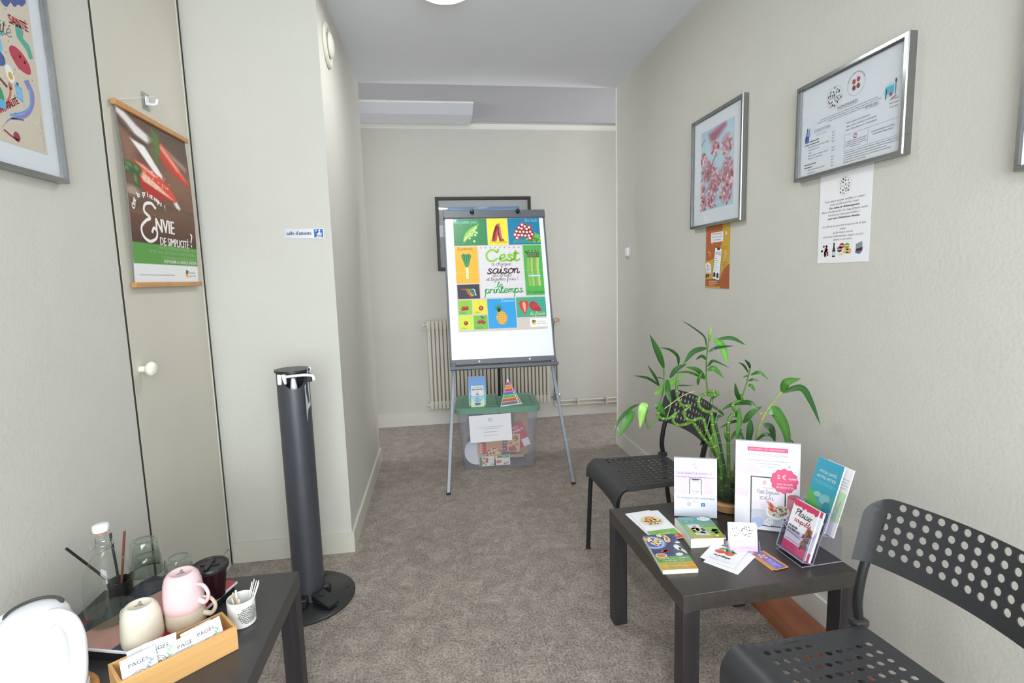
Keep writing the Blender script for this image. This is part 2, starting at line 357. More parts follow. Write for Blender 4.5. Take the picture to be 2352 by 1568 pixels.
class Print:
    def __init__(s): s.v = []; s.f = []; s.c = []; s.k = 1
    def _put(s, vs, fs, col, k=None):
        k = s.k if k is None else k
        o = len(s.v); s.v += [(x, y, (k+1)*LAY) for x, y in vs]; s.f += [tuple(i+o for i in f) for f in fs]
        c = S(col)+(1,) if isinstance(col, str) else None
        s.c += [c]*len(vs) if c else list(col)
    def poly(s, pts, col, k=None):
        if len(pts) == 4: fs = [(0, 1, 2, 3)]
        else: fs = tessellate_polygon([[Vector((x, y, 0)) for x, y in pts]])
        s._put(pts, fs, col, k); return s
    def rect(s, x0, y0, x1, y1, col, k=None): return s.poly([(x0,y0),(x1,y0),(x1,y1),(x0,y1)], col, k)
    def grad(s, x0, y0, x1, y1, cols, k=None):
        """vertical run of colours, bottom to top"""
        n = len(cols); vs = []; cc = []
        for i, c in enumerate(cols):
            y = y0+(y1-y0)*i/(n-1); vs += [(x0,y),(x1,y)]; cc += [S(c)+(1,)]*2
        s._put(vs, [(2*i, 2*i+1, 2*i+3, 2*i+2) for i in range(n-1)], cc, k); return s
    def ell(s, cx, cy, rx, ry, col, rot=0., n=18, k=None):
        c, d = math.cos(rot), math.sin(rot); p = []
        for i in range(n):
            a = 2*PI*i/n; x, y = rx*math.cos(a), ry*math.sin(a); p.append((cx+x*c-y*d, cy+x*d+y*c))
        s._put(p, [tuple(range(n))], col, k); return s
    def ring(s, cx, cy, rx, ry, w, col, n=24, k=None, a0=0, a1=2*PI):
        p = []
        for i in range(n+1):
            a = a0+(a1-a0)*i/n; p += [(cx+rx*math.cos(a), cy+ry*math.sin(a)), (cx+(rx-w)*math.cos(a), cy+(ry-w)*math.sin(a))]
        s._put(p, [(2*i, 2*i+2, 2*i+3, 2*i+1) for i in range(n)], col, k); return s
    def line(s, pts, w, col, k=None, taper=False):
        P = [np.array(p, float) for p in pts]; n = len(P); vs = []
        for i in range(n):
            t = P[min(i+1, n-1)]-P[max(i-1, 0)]; t = t/(np.hypot(*t)+1e-9); nn = np.array([-t[1], t[0]])
            ww = w/2*(1 if not taper else max(.05, 1-i/(n-1)))
            e = t*ww*.9 if i == n-1 else (-t*ww*.9 if i == 0 else 0)
            vs += [tuple(P[i]+nn*ww+e), tuple(P[i]-nn*ww+e)]
        s._put(vs, [(2*i, 2*i+1, 2*i+3, 2*i+2) for i in range(n-1)], col, k); return s
    def text(s, t, x, y, h, col, align='l', shear=0., width=None, bold=0., rot=0., k=None):
        """h is the capital height"""
        vs, fs = glyphs(t)
        if not vs: return s
        sc = h/.72; w = max(v[0] for v in vs)*sc
        sx = sc*(width/w if width else 1); w = width or w
        ox = {'l': 0, 'c': -w/2, 'r': -w}[align]; c, d = math.cos(rot), math.sin(rot)
        for b in ([0.] if not bold else [-bold*h, 0, bold*h]):
            q = []
            for a, e in vs:
                px, py = a*sx+ox+b+e*sc*shear, e*sc
                q.append((x+px*c-py*d, y+px*d+py*c))
            s._put(q, fs, col, k)
        return s
    def script(s, t, x, y, h, col, w=.2, align='l', width=None, rot=0., k=None, slant=.15):
        """h is the x-height, w the pen width as a share of it"""
        tot = sum(SCR.get(ch, SCR['n'])[1] for ch in t)*h; f = width/tot if width else 1
        ox = {'l': 0, 'c': -tot*f/2, 'r': -tot*f}[align]; c, d = math.cos(rot), math.sin(rot); cur = 0
        for ch in t:
            st, ad = SCR.get(ch, SCR['n'])
            for l in st:
                q = [((cur+a+slant*e)*h*f+ox, (e if e < 1 else 1+(e-1)*.78)*h) for a, e in spline(l, 4 if len(l) > 2 else 1)]
                s.line([(x+a*c-e*d, y+a*d+e*c) for a, e in q], w*h, col, k)
            cur += ad
        return s
    def fine(s, lines, x, y, h, col, gap=1.7, align='c', bold=(), shear=0., k=None):
        for i, t in enumerate(lines):
            if t: s.text(t, x, y-i*h*gap, h, col, align, shear, bold=.05 if i in bold else 0, k=k)
        return s
    def photo(s, img, x0, y0, x1, y1, k=None):
        ny, nx, _ = img.shape; k = s.k if k is None else k
        lin = np.where(img <= .04045, img/12.92, ((np.clip(img, 0, 1)+.055)/1.055)**2.4)
        o = len(s.v)
        for j in range(ny):
            for i in range(nx): s.v.append((x0+(x1-x0)*i/(nx-1), y1+(y0-y1)*j/(ny-1), (k+1)*LAY))
        s.c += [tuple(c)+(1.,) for c in lin.reshape(-1, 3).tolist()]
        s.f += [(o+j*nx+i, o+(j+1)*nx+i, o+(j+1)*nx+i+1, o+j*nx+i+1) for j in range(ny-1) for i in range(nx-1)]
        return s
    def clip(s, x0, y0, x1, y1):
        """cut the print off at the edges of its sheet"""
        nf = []; keep = lambda v: x0-1e-6 <= v[0] <= x1+1e-6 and y0-1e-6 <= v[1] <= y1+1e-6
        for f in s.f:
            if all(keep(s.v[i]) for i in f): nf.append(f); continue
            P = [tuple(s.v[i])+tuple(s.c[i]) for i in f]
            for ax, lim, sg in ((0, x0, 1), (0, x1, -1), (1, y0, 1), (1, y1, -1)):
                Q = []
                for i in range(len(P)):
                    p, q = P[i], P[(i+1) % len(P)]; dp, dq = (p[ax]-lim)*sg, (q[ax]-lim)*sg
                    if dp >= 0: Q.append(p)
                    if dp*dq < 0: t = dp/(dp-dq); Q.append(tuple(a+(b-a)*t for a, b in zip(p, q)))
                P = Q
                if len(P) < 3: break
            if len(P) >= 3:
                o = len(s.v); s.v += [p[:3] for p in P]; s.c += [p[3:] for p in P]; nf.append(tuple(range(o, o+len(P))))
        s.f = nf; return s
    def build(s, name, parent, m=None, M=None):
        if parent and 'sheet_half' in parent and M is None:
            w, h = parent['sheet_half']; s.clip(-w, -h, w, h)
        me = bpy.data.meshes.new(name); me.from_pydata(s.v, [], s.f); me.update()
        at_ = me.color_attributes.new('print_color', 'FLOAT_COLOR', 'POINT')
        at_.data.foreach_set('color', np.array(s.c, dtype=np.float32).ravel())
        me.materials.append(m or M_PRINT)
        o = bpy.data.objects.new(name, me); COL.objects.link(o); o.parent = parent
        if M is not None: o.matrix_basis = M
        return o
class Paint:
    """small picture painted into an array: u to the right, v down, both 0..1"""
    def __init__(s, nx, ny, col, aspect=1.):
        s.nx, s.ny = nx, ny; s.a = aspect
        s.u, s.v = np.meshgrid(np.linspace(0, 1, nx), np.linspace(0, 1, ny)); s.img = np.empty((ny, nx, 3)); s.img[:] = S3(col)
    def mix(s, a, col):
        a = np.clip(a, 0, 1)[..., None]; c = S3(col) if isinstance(col, str) else col
        s.img = s.img*(1-a)+c*a; return s
    def ell(s, cx, cy, rx, ry, col, rot=0., soft=.1, al=1.):
        c, d = math.cos(rot), math.sin(rot); x = s.u-cx; y = (s.v-cy)*s.a; ry = ry*s.a
        r = np.sqrt(((x*c+y*d)/rx)**2 + ((-x*d+y*c)/ry)**2)
        return s.mix(al*np.clip((1-r)/max(soft, 1e-3)+.5, 0, 1), col)
    def poly(s, pts, col, soft=.006, al=1.):
        ins = np.zeros_like(s.u, bool); dist = np.full_like(s.u, 9.); n = len(pts)
        for i in range(n):
            (x0, y0), (x1, y1) = pts[i], pts[(i+1) % n]
            cond = ((y0 > s.v) != (y1 > s.v)); xx = (x1-x0)*(s.v-y0)/((y1-y0) or 1e-9)+x0; ins ^= cond & (s.u < xx)
            dx, dy = x1-x0, (y1-y0)*s.a; t = np.clip(((s.u-x0)*dx+(s.v-y0)*s.a*dy)/(dx*dx+dy*dy+1e-12), 0, 1)
            dist = np.minimum(dist, np.hypot(s.u-x0-t*dx, (s.v-y0)*s.a-t*dy))
        sd = np.where(ins, dist, -dist)
        return s.mix(al*np.clip(sd/soft*.5+.5, 0, 1), col)
    def line(s, pts, w, col, soft=.004, al=1.):
        dist = np.full_like(s.u, 9.)
        for (x0, y0), (x1, y1) in zip(pts[:-1], pts[1:]):
            dx, dy = x1-x0, (y1-y0)*s.a; t = np.clip(((s.u-x0)*dx+(s.v-y0)*s.a*dy)/(dx*dx+dy*dy+1e-12), 0, 1)
            dist = np.minimum(dist, np.hypot(s.u-x0-t*dx, (s.v-y0)*s.a-t*dy))
        return s.mix(al*np.clip((w/2-dist)/soft*.5+.5, 0, 1), col)
    def grain(s, amt): s.img = np.clip(s.img+rng.normal(0, amt, s.img.shape[:2])[..., None], 0, 1); return s
    def scatter(s, n, cx, cy, rx, ry, size, cols, soft=.4):
        for _ in range(n):
            a = random.uniform(0, 2*PI); q = math.sqrt(random.random())
            s.ell(cx+rx*q*math.cos(a), cy+ry*q*math.sin(a), size*random.uniform(.5, 1.2), size*random.uniform(.4, 1)/s.a*1., random.choice(cols), random.uniform(0, 3), soft)
        return s
def sheet(name, w, h, M, label=None, cat=None, t=.0006, m=None, parent=None, group=None, z0=0., r=0):
    """sheet of paper or card, its centre at the matrix origin, face towards +z"""
    mb = MB().box((-w/2, -h/2, z0), (w/2, h/2, z0+t))
    o = mb.build(name, m or M_PAPER, parent, 0)
    if parent: o.matrix_basis = M
    else: o.matrix_world = M
    o.data.transform(Matrix.Translation((0, 0, -t-z0)))      # face at z=0
    o['sheet_half'] = (w/2, h/2)
    return tag(o, label, cat, group)

# ------------------------------------------------------------------ the room
ZC = 2.655; XL = -1.02; XR = 1.357; YP = 2.555; XP = -.463; YE = 3.866; YB = 4.78; Y0 = -1.9
struct('floor', MB().box((-3.3, Y0-.1, -.06), (3.6, YB+.1, 0)), M_FLOOR)
struct('ceiling', MB().box((XL-.1, Y0-.1, ZC), (XR+.1, YE, ZC+.1)), M_CEIL)
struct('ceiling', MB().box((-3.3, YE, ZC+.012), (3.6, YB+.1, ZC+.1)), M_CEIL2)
struct('wall_right', MB().box((XR, Y0, 0), (XR+.1, YE, ZC)), M_WALL)
struct('wall_left', MB().box((XL-.12, Y0, 0), (XL, 1.901, ZC)).box((XL-.12, 1.901, 0), (XL-.07, YP, ZC)), M_WALL)
struct('wall_partition', MB().box((XL-.12, YP, 0), (XP, YE, ZC)), M_WALL)
struct('wall_back', MB().box((-3.3, YB, 0), (3.6, YB+.1, ZC+.012)), M_WALL)
struct('wall_corridor_near_left', MB().box((-3.2, YE-.1, 0), (XL-.12, YE, ZC)), M_WALL)
struct('wall_corridor_near_right', MB().box((XR+.1, YE-.1, 0), (3.5, YE, ZC)), M_WALL)
def end_wall(name, x0, x1):  # unseen end wall, its opening added to admit the corridor fill
    struct(name, MB().box((x0, YE, 0), (x1, YB, .75)).box((x0, YE, 2.25), (x1, YB, ZC+.012))
           .box((x0, YE, .75), (x1, YE+.06, 2.25)).box((x0, YB-.06, .75), (x1, YB, 2.25)), M_WALL)
end_wall('wall_corridor_end_left', -3.3, -3.2); end_wall('wall_corridor_end_right', 3.5, 3.6)
struct('wall_front', MB().box((XL-.12, Y0-.1, 0), (XR+.1, Y0, .45)).box((XL-.12, Y0-.1, 2.5), (XR+.1, Y0, ZC))
       .box((XL-.12, Y0-.1, .45), (-.92, Y0, 2.5)).box((1.32, Y0-.1, .45), (XR+.1, Y0, 2.5)), M_WALL)
wf = MB()
for x in (-.92, -.17, .53, 1.27): wf.box((x, Y0-.08, .45), (x+.05, Y0-.02, 2.5))
for z in (.45, 2.45): wf.box((-.92, Y0-.08, z), (1.32, Y0-.02, z+.05))
w1 = struct('window_1', wf, M_TRIM)
for i, x in enumerate((-.87, -.12, .58)): struct('pane', MB().box((x, Y0-.055, .5), (x+.69, Y0-.049, 2.45)), M_WINP, w1)
# cupboard door set flush in the left wall
d1 = struct('door_1', MB().rbox((XL-.035, 1.919, .085), (XL-.003, 2.529, ZC-.004), .002), M_WALL_F)
MB().box((XL-.06, 1.9012, .0), (XL-.0035, 1.9185, ZC-.002)).build('door_gap_shade', M_DARK, d1)  # dark strip flush in the gap, painted stand-in for its shade
MB().box((XL-.06, 2.5295, .0), (XL-.0035, YP-.0005, ZC-.002)).build('door_gap_shade', M_DARK, d1)  # same painted shade strip on the partition side
kn = MB().lathe([(0, 0), (.011, 0), (.011, .018), (.016, .022), (.024, .03), (.0255, .038), (.022, .046), (.012, .051), (0, .052)], 20,
                Matrix.Translation((XL-.003, 1.962, 1.04)) @ Matrix.Rotation(PI/2, 4, 'Y'))
kn.build('door_knob', mat('ivory_knob', '#e9e4d6', .35), d1)
struct('baseboard_left', MB().box((XL-.03, 1.905, 0), (XL+.003, 2.522, .08)), M_WALL_F)
struct('trim_1', MB().box((XL-.003, 2.523, .0), (XL+.0012, 2.528, ZC-.001)), M_WALL_F)
bb = MB().box((XL+.004, YP-.012, 0), (XP+.012, YP, .1)).box((XP, YP, 0), (XP+.012, YE+.004, .1))
struct('baseboard_partition', bb, M_WALL_F)
struct('baseboard_right', MB().box((XR-.012, Y0, 0), (XR, YE, .115)), M_BASE)
struct('baseboard_back', MB().box((-3.2, YB-.012, 0), (3.5, YB, .118)), M_BASE)
# corner bead at the end of the right wall and the rail high on the back wall
struct('trim_2', MB().box((XR-.004, YE-.014, .0), (XR+.006, YE+.004, ZC)), M_TRIM)
struct('trim_3', MB().box((-3.2, YB-.012, 2.634), (3.5, YB, 2.648)).box((-3.2, YB-.006, 2.606), (3.5, YB, 2.634)), M_TRIM)

# heating pipes along the back wall
pipe = MB()
for z, y in ((.148, .03), (.112, .03)): pipe.tube([(1.1, YB-y, z), (3.4, YB-y, z)], .011, 10)
po = pipe.build('heating_pipes', M_RAD); tag(po, 'pair of thin cream heating pipes running low along back wall', 'pipe')
for x in (1.27, 1.55):
    MB().box((x, YB-.045, .095), (x+.016, YB, .165)).build('pipe_clip', M_RAD, po)

# ------------------------------------------------------------------ framed pictures
def wall_frame(name, label, cat, M, w, h, depth, lip, m_frame, glass=True, back=M_MATB, bev=.006):
    """picture frame; M at its centre on the wall, +z out of the wall"""
    t = thing(name, label, cat, M=M)
    W, H = w/2, h/2
    def ring(prof):
        mb = MB(); n = len(prof)
        vs = []
        for (ins, z) in prof: vs += [(-W+ins, -H+ins, z), (W-ins, -H+ins, z), (W-ins, H-ins, z), (-W+ins, H-ins, z)]
        fs = []
        for i in range(n-1):
            for k in range(4): fs.append((i*4+k, i*4+(k+1) % 4, (i+1)*4+(k+1) % 4, (i+1)*4+k))
        return mb.add(vs, fs)
    ring([(0, .0), (0, depth-bev), (bev*.4, depth-bev*.3), (lip, depth-.001), (lip, depth-.010), (lip+.004, depth-.014)]).build('frame', m_frame, t, 25)
    MB().box((-W+.004, -H+.004, .001), (W-.004, H-.004, depth-.016)).build('backing', back, t, 0)
    if glass: MB().box((-W+lip*.6, -H+lip*.6, depth-.0125), (W-lip*.6, H-lip*.6, depth-.0115)).build('glass_pane', M_PANE, t, 0)
    return t, depth-.0155
RW = lambda y, z, x=XR: fm((x, y, z), (0, -1, 0), (0, 0, 1))
LW = lambda y, z, x=XL: fm((x, y, z), (0, 1, 0), (0, 0, 1))
def dots_logo(p, cx, cy, r, k=None, n=22, ring='#c9c2c4', cols=('#5b2f33', '#3c3a36', '#7a3440', '#4e5a3c', '#8a8a86')):
    """round emblem made of small fruit and vegetable marks with a line of writing across"""
    rn = random.Random(int(cx*1e4+cy*1e5) & 255)
    if ring: p.ring(cx, cy, r, r, r*.03, ring, k=k)
    pts = []
    for i in range(400):
        x, y = rn.uniform(-.86, .86), rn.uniform(-.86, .86)
        if .16 < abs(y) and math.hypot(x, y) < .84 and all(math.hypot(x-u, y-v) > .23 for u, v in pts): pts.append((x, y))
        if len(pts) >= n: break
    for i, (x, y) in enumerate(pts): p.ell(cx+x*r, cy+y*r, r*rn.uniform(.08, .16), r*rn.uniform(.055, .10), cols[i % len(cols)], rn.uniform(0, 3), 8, k)
    p.script('alimen saine', cx, cy-r*.05, r*.1, '#6a6564', .14, 'c', r*1.5, k=k)
    return p

# left wall: illustrated food poster, seen only in its lower right part
F1y, F1z, F1w, F1h = 1.42, 1.955, .495, .69
f1, zf = wall_frame('picture_frame', 'aluminium picture frame with white mount round a colourful food illustration, on the left wall', 'picture frame',
                    LW(F1y, F1z), F1w, F1h, .03, .011, M_ALU)
p = Print(); g = lambda y, z: (y-F1y, z-F1z)
def R(y0, z0, y1, z1, c, k=None): p.rect(*g(y0, z0), *g(y1, z1), c, k)
p.k = 0; R(1.222, 1.676, 1.612, 2.235, '#dcccb9'); p.k = 1
def blob(pts, col, k=None): p.poly([g(*q) for q in spline(pts, 5, True)], col, k)
blob([(1.50, 2.06), (1.60, 2.06), (1.59, 2.035), (1.575, 2.032), (1.562, 2.02), (1.55, 2.024), (1.535, 2.008), (1.518, 2.014)], '#3c4f97')
p.text('SANTÉ', *g(1.537, 1.972), .022, '#c94a48', width=.062, bold=.12, rot=.08)
p.script('qualité', *g(1.43, 1.942), .02, '#4d4348', .1, width=.108, rot=-.05)
blob([(1.556, 1.975), (1.572, 1.981), (1.58, 1.968), (1.578, 1.954), (1.594, 1.945), (1.601, 1.93), (1.603, 1.915), (1.59, 1.91), (1.584, 1.925), (1.57, 1.937), (1.556, 1.95)], '#4fae94')
blob([(1.529, 1.916), (1.545, 1.921), (1.568, 1.913), (1.587, 1.893), (1.589, 1.873), (1.574, 1.866), (1.548, 1.871), (1.532, 1.887), (1.524, 1.902)], '#c02646')
p.ell(*g(1.558, 1.902), .003, .003, '#4a1020'); p.ell(*g(1.572, 1.893), .003, .003, '#4a1020')
p.ell(*g(1.516, 1.846), .013, .021, '#f6f3ee', .25, k=1); p.ell(*g(1.517, 1.842), .007, .009, '#dcae3d', k=2)
p.poly([g(1.527, 1.827), g(1.55, 1.823), g(1.549, 1.788), g(1.529, 1.795)], '#63b3e0')
for i in range(4): p.line([g(1.531, 1.819-i*.006), g(1.546, 1.816-i*.006)], .0014, '#eaf3f8', 2)
p.rect(*g(1.533, 1.826), *g(1.54, 1.833), '#2c365e', 2)
p.line([g(*q) for q in spline([(1.572, 1.842), (1.583, 1.82), (1.574, 1.786), (1.548, 1.757), (1.515, 1.744), (1.49, 1.73), (1.468, 1.708)], 6)], .019, '#8f83c4', taper=True)
p.line([g(*q) for q in spline([(1.577, 1.83), (1.572, 1.79), (1.545, 1.765), (1.50, 1.745)], 6)], .006, '#6ea7dd', 2)
p.text('CONVIVIALITÉ', *g(1.452, 1.729), .016, '#b9373f', width=.098, bold=.1, rot=.58)
p.line([g(*q) for q in spline([(1.511, 1.81), (1.507, 1.793), (1.495, 1.774)], 6)], .006, '#cf6a4a'); p.ell(*g(1.512, 1.816), .006, .009, '#cf6a4a', .3)
p.line([g(1.468, 1.832), g(1.499, 1.812)], .007, '#5a2a38')
blob([(1.452, 1.80), (1.475, 1.806), (1.486, 1.788), (1.483, 1.765), (1.455, 1.76)], '#2f9a63')
p.ell(*g(1.478, 1.764), .012, .011, '#5db4e2', k=2)
p.line([g(*q) for q in spline([(1.474, 1.703), (1.495, 1.694), (1.513, 1.69)], 5)], .005, '#9d2648'); p.ell(*g(1.511, 1.697), .011, .012, '#a02a4a')
p.line([g(1.503, 1.738), g(1.54, 1.745)], .004, '#4a5a92', 1)
p.ell(*g(1.505, 1.935), .008, .006, '#48a9b4'); p.ell(*g(1.49, 1.943), .004, .005, '#53a6dc')
p.ell(*g(1.475, 1.905), .028, .034, '#7cc1ea'); p.ell(*g(1.468, 1.895), .02, .022, '#d34a7b', k=2); p.ell(*g(1.485, 1.872), .022, .018, '#39549d', k=2)
p.ell(*g(1.40, 1.86), .05, .035, '#e3a54b', .3); p.ell(*g(1.36, 1.98), .05, .03, '#d9567a', .2); p.ell(*g(1.30, 1.8), .04, .05, '#4fae94', .2); p.ell(*g(1.33, 2.12), .06, .03, '#f0c95b', .1)
for i in range(40):
    y, z = random.uniform(1.43, 1.60), random.uniform(1.70, 2.03)
    p.ell(*g(y, z), .0016, .0016, random.choice(['#3b3b48', '#6b9fd4', '#c8374d', '#e2b84a']), n=6, k=2)
for i in range(9): p.line([g(1.603, 1.685+i*.01), g(1.603, 1.692+i*.01)], .0012, '#7a7a70', 2)
p.build('illustration', f1, M=Matrix.Translation((0, 0, zf)))

# right wall: cherry blossom photograph
F2y, F2z, F2w, F2h = 2.42, 1.805, .462, .533
f2, zf = wall_frame('picture_frame', 'aluminium picture frame with white mount round a pink cherry blossom photograph, above the orange flyer', 'picture frame',
                    RW(F2y, F2z), F2w, F2h, .03, .012, M_ALU)
pt = Paint(110, 150, '#bcd6e6', 1.39); rn = random.Random(3); random.seed(3)
for _ in range(14): pt.ell(rn.random(), rn.random(), .25, .18, rn.choice(['#cfe2ec', '#aacbdf', '#d9e8f0']), 0, 1.5, .5)
for l, w in (([(0, .62), (.52, .34)], .016), ([(0, .86), (.22, .74), (.6, .7)], .014), ([(.08, .88), (.5, .97)], .016), ([(0, .16), (.12, .1)], .012), ([(.6, .72), (.98, .5)], .008)): pt.line(l, w, '#5b4a4c', .008)
pt.poly([(.25, .06), (.75, .0), (.78, .05), (.42, .19), (.3, .15)], '#b36478', .05)
cl = [(.8, .28, .16, .13), (.45, .26, .12, .08), (.1, .35, .1, .07), (.25, .52, .2, .13), (.82, .6, .18, .17), (.5, .64, .16, .12), (.05, .72, .1, .08), (.38, .77, .17, .14), (.8, .84, .17, .13), (.1, .9, .12, .1), (.36, .92, .1, .06), (.95, .7, .1, .08), (.06, .99, .07, .06)]
for (cx, cy, rx, ry) in cl:
    pt.ell(cx, cy, rx*.85, ry*.85, '#b9707f', 0, .8, .8)
    pt.scatter(46, cx, cy, rx, ry, .034, ['#d9a4ae', '#efd2d4', '#c9808f', '#a4566a', '#f3e2e0', '#b5687a', '#e0b4ba', '#8f4a5c'], .7)
pt.grain(.02)
Print().photo(pt.img, -.148, -.185, .148, .195).build('photograph', f2, M_PRINTG, Matrix.Translation((0, 0, zf)))

# price list
F3y, F3z, F3w, F3h = 1.612, 1.802, .463, .332
f3, zf = wall_frame('picture_frame', 'aluminium picture frame holding a printed price list, above the white notice', 'picture frame',
                    RW(F3y, F3z), F3w, F3h, .03, .012, M_ALU)
p = Print(); p.k = 1
dots_logo(p, -.058, .082, .036)
p.ring(.033, .094, .036, .036, .0008, '#9a9090')
for i, ch in enumerate('ATELIERS CUISINE'):
    a = PI*.88-i*PI*.76/15; p.text(ch, .033+.0325*math.cos(a), .094+.0325*math.sin(a), .0045, '#4a4245', 'c', rot=a-PI/2)
for dx, dy, c in ((-.009, .008, '#b5543d'), (.009, .011, '#b8434f'), (-.008, -.011, '#8d2f44'), (.009, -.009, '#93323c')): p.ell(.033+dx, .094+dy, .007, .008, c, .3)
p.text('HONORAIRES', .0, .037, .010, '#77737c', 'c', width=.085)
p.line([(-.042, .034), (.042, .034)], .0007, '#77737c')
p.fine(["Les honoraires des consultations et bilans sont libres et ne sont pas remboursés par la sécurité sociale.",
        "Certaines mutuelles et complémentaires santé proposent une prise en charge, renseignez-vous auprès de la vôtre.",
        "Une facture vous sera remise à chaque consultation sur simple demande."], 0, .024, .0042, '#5f5c66')
p.text('CONSULTATIONS', -.148, -.008, .0082, '#8b8790', width=.075); p.line([(-.148, -.0105), (-.073, -.0105)], .0006, '#8b8790')
p.text('Au cabinet ou à domicile', -.14, -.021, .0045, '#c19aa0', width=.05)
p.ell(-.181, -.012, .016, .010, '#b7d3ea', .2); p.ell(-.184, -.024, .011, .012, '#4068b4', k=2); p.line([(-.186, -.018), (-.183, .012)], .005, '#3a5aa4', 2); p.line([(-.176, -.016), (-.174, .008)], .005, '#6b86c8', 2)
y = -.036
for t, ind, b, pr in (("Première consultation adulte", 0, 1, '50 €'), ("Première consultation enfant", 0, 1, '45 €'), ("Bilan diététique et nutritionnel complet", .02, 0, '55 €'), ("Consultation de suivi", .02, 0, '35 €'), ("Forfait", .02, 0, ''),
                       ("Bilan puis quatre consultations de suivi", .02, 0, '165 €'), ("Bilan puis huit consultations", .02, 0, '290 €'), ("", 0, 0, ''), ("Consultation à domicile", 0, 1, '65 €'), ("Téléconsultation", 0, 1, '40 €'), ("Bilan et programme personnalisé", .02, 0, '60 €'), ("Suivi mensuel", .02, 0, '30 €')):
    if t: p.text(t, -.195+ind, y, .0045, '#4b4952', bold=.07 if b else 0)
    if pr: p.text(pr, -.062, y+.004, .0045, '#4b4952')
    y -= .0098
p.text('ATELIERS', .075, .004, .0092, '#77737c', width=.05); p.line([(.075, .0015), (.125, .0015)], .0006, '#77737c')
p.ell(.165, .03, .024, .021, '#bfe0ea', .1); p.rect(.148, .02, .178, .042, '#63b9cc', 2); p.ell(.168, .018, .006, .005, '#b8434f', k=3); p.line([(.184, .014), (.184, .05)], .0022, '#55576a', 3); p.ell(.184, .052, .003, .006, '#55576a', k=3); p.line([(.15, .01), (.152, .034)], .004, '#2f4f68', 3); p.line([(.172, .004), (.186, .009)], .003, '#d0633f', 3)
for i, (t, pr) in enumerate((("Atelier Cuisine (4 à 8 participants)", '35 € / pers.'), ("Atelier Cuisine en famille (2 à 6 participants)", '40 € / pers.'), ("Atelier Thème Nutrition (5 à 12 participants)", '25 € / pers.'))):
    p.text(t, .0, -.020-i*.011, .0048, '#4b4952'); p.text(pr, .165, .0-i*.011, .0048, '#4b4952')
p.ring(0, 0, 0, 0, 0, '#8b8790')
for q in ([(-.005, -.055), (.2, -.055)], [(-.005, -.105), (.2, -.105)], [(-.005, -.055), (-.005, -.105)], [(.09, -.055), (.09, -.105)]): p.line(q, .0008, '#9b97a0')
p.ring(.04, -.066, .008, .007, .0025, '#7b2f36', a0=.6, a1=5.6); p.text('CB', .04, -.0685, .005, '#d0633f')
p.fine(["Les membres des associations agréées", "par l'administration fiscale acceptent", "le règlement des honoraires par chèque", "libellé à leur nom."], .042, -.079, .004, '#45434c', 1.55)
p.text("MODES DE PAIEMENTS ACCEPTÉS :", .146, -.074, .0048, '#77737c', 'c', width=.085); p.text("Carte bancaire, Chèque, Espèces", .146, -.082, .0048, '#45434c', 'c', width=.075)
p.fine(["Toute consultation non annulée au moins 24 heures à l'avance sera considérée comme due et facturée.", "Merci de prévenir le cabinet en cas d'empêchement afin de libérer le créneau pour un autre patient.",
        "Les tarifs affichés sont valables pour toute la durée de l'année en cours.", "Un devis peut être établi sur demande pour les entreprises et les collectivités.", "Renseignements auprès du secrétariat."], -.005, -.113, .0042, '#45434c', 1.75, 'l')
p.build('print', f3, M=Matrix.Translation((0, 0, zf)))

# frame cut by the right edge of the photograph
F4y, F4z = .83, 1.86
f4, zf = wall_frame('picture_frame', 'aluminium picture frame nearest the camera on the right wall, nearly out of view', 'picture frame',
                    RW(F4y, F4z), .5, .665, .03, .012, M_ALU)
Print().grad(-.17, -.25, .17, .25, ['#d8b6a0', '#e9d8c6', '#c8d6de']).build('print', f4, M=Matrix.Translation((0, 0, zf)))

# landscape picture on the back wall
f5, zf = wall_frame('picture_frame', 'dark framed picture under glass on the back wall, half hidden by the flip chart', 'picture frame',
                    fm((.45, YB, 1.711), (1, 0, 0), (0, 0, 1)), .85, .642, .022, .026, mat('dark_carved_frame', '#2b2722', .45, var=.3, scale=50), back=mat('grey_mount', '#b9b7b6', .7, var=.01), bev=.012)
pt = Paint(120, 70, '#5f86b4', .7); random.seed(5)
for _ in range(60): pt.ell(random.random(), random.random()*.55, random.uniform(.05, .16), random.uniform(.008, .02), random.choice(['#8fb0cf', '#4d76a9', '#b6c9d8', '#7da0c4']), random.uniform(-.15, .1), 1., .7)
pt.poly([(0, .62), (.3, .55), (.7, .6), (1, .52), (1, 1), (0, 1)], '#8f9a5e', .02); pt.scatter(60, .5, .85, .5, .14, .03, ['#c2b463', '#7f9155', '#a8a55c'], .8)
pt.poly([(.395, .62), (.4, .2), (.415, .06), (.43, .2), (.455, .62)], '#5c7484', .02)
Print().photo(pt.img, -.32, -.23, .32, .235).build('landscape_print', f5, M_PRINTG, Matrix.Translation((0, 0, zf)))

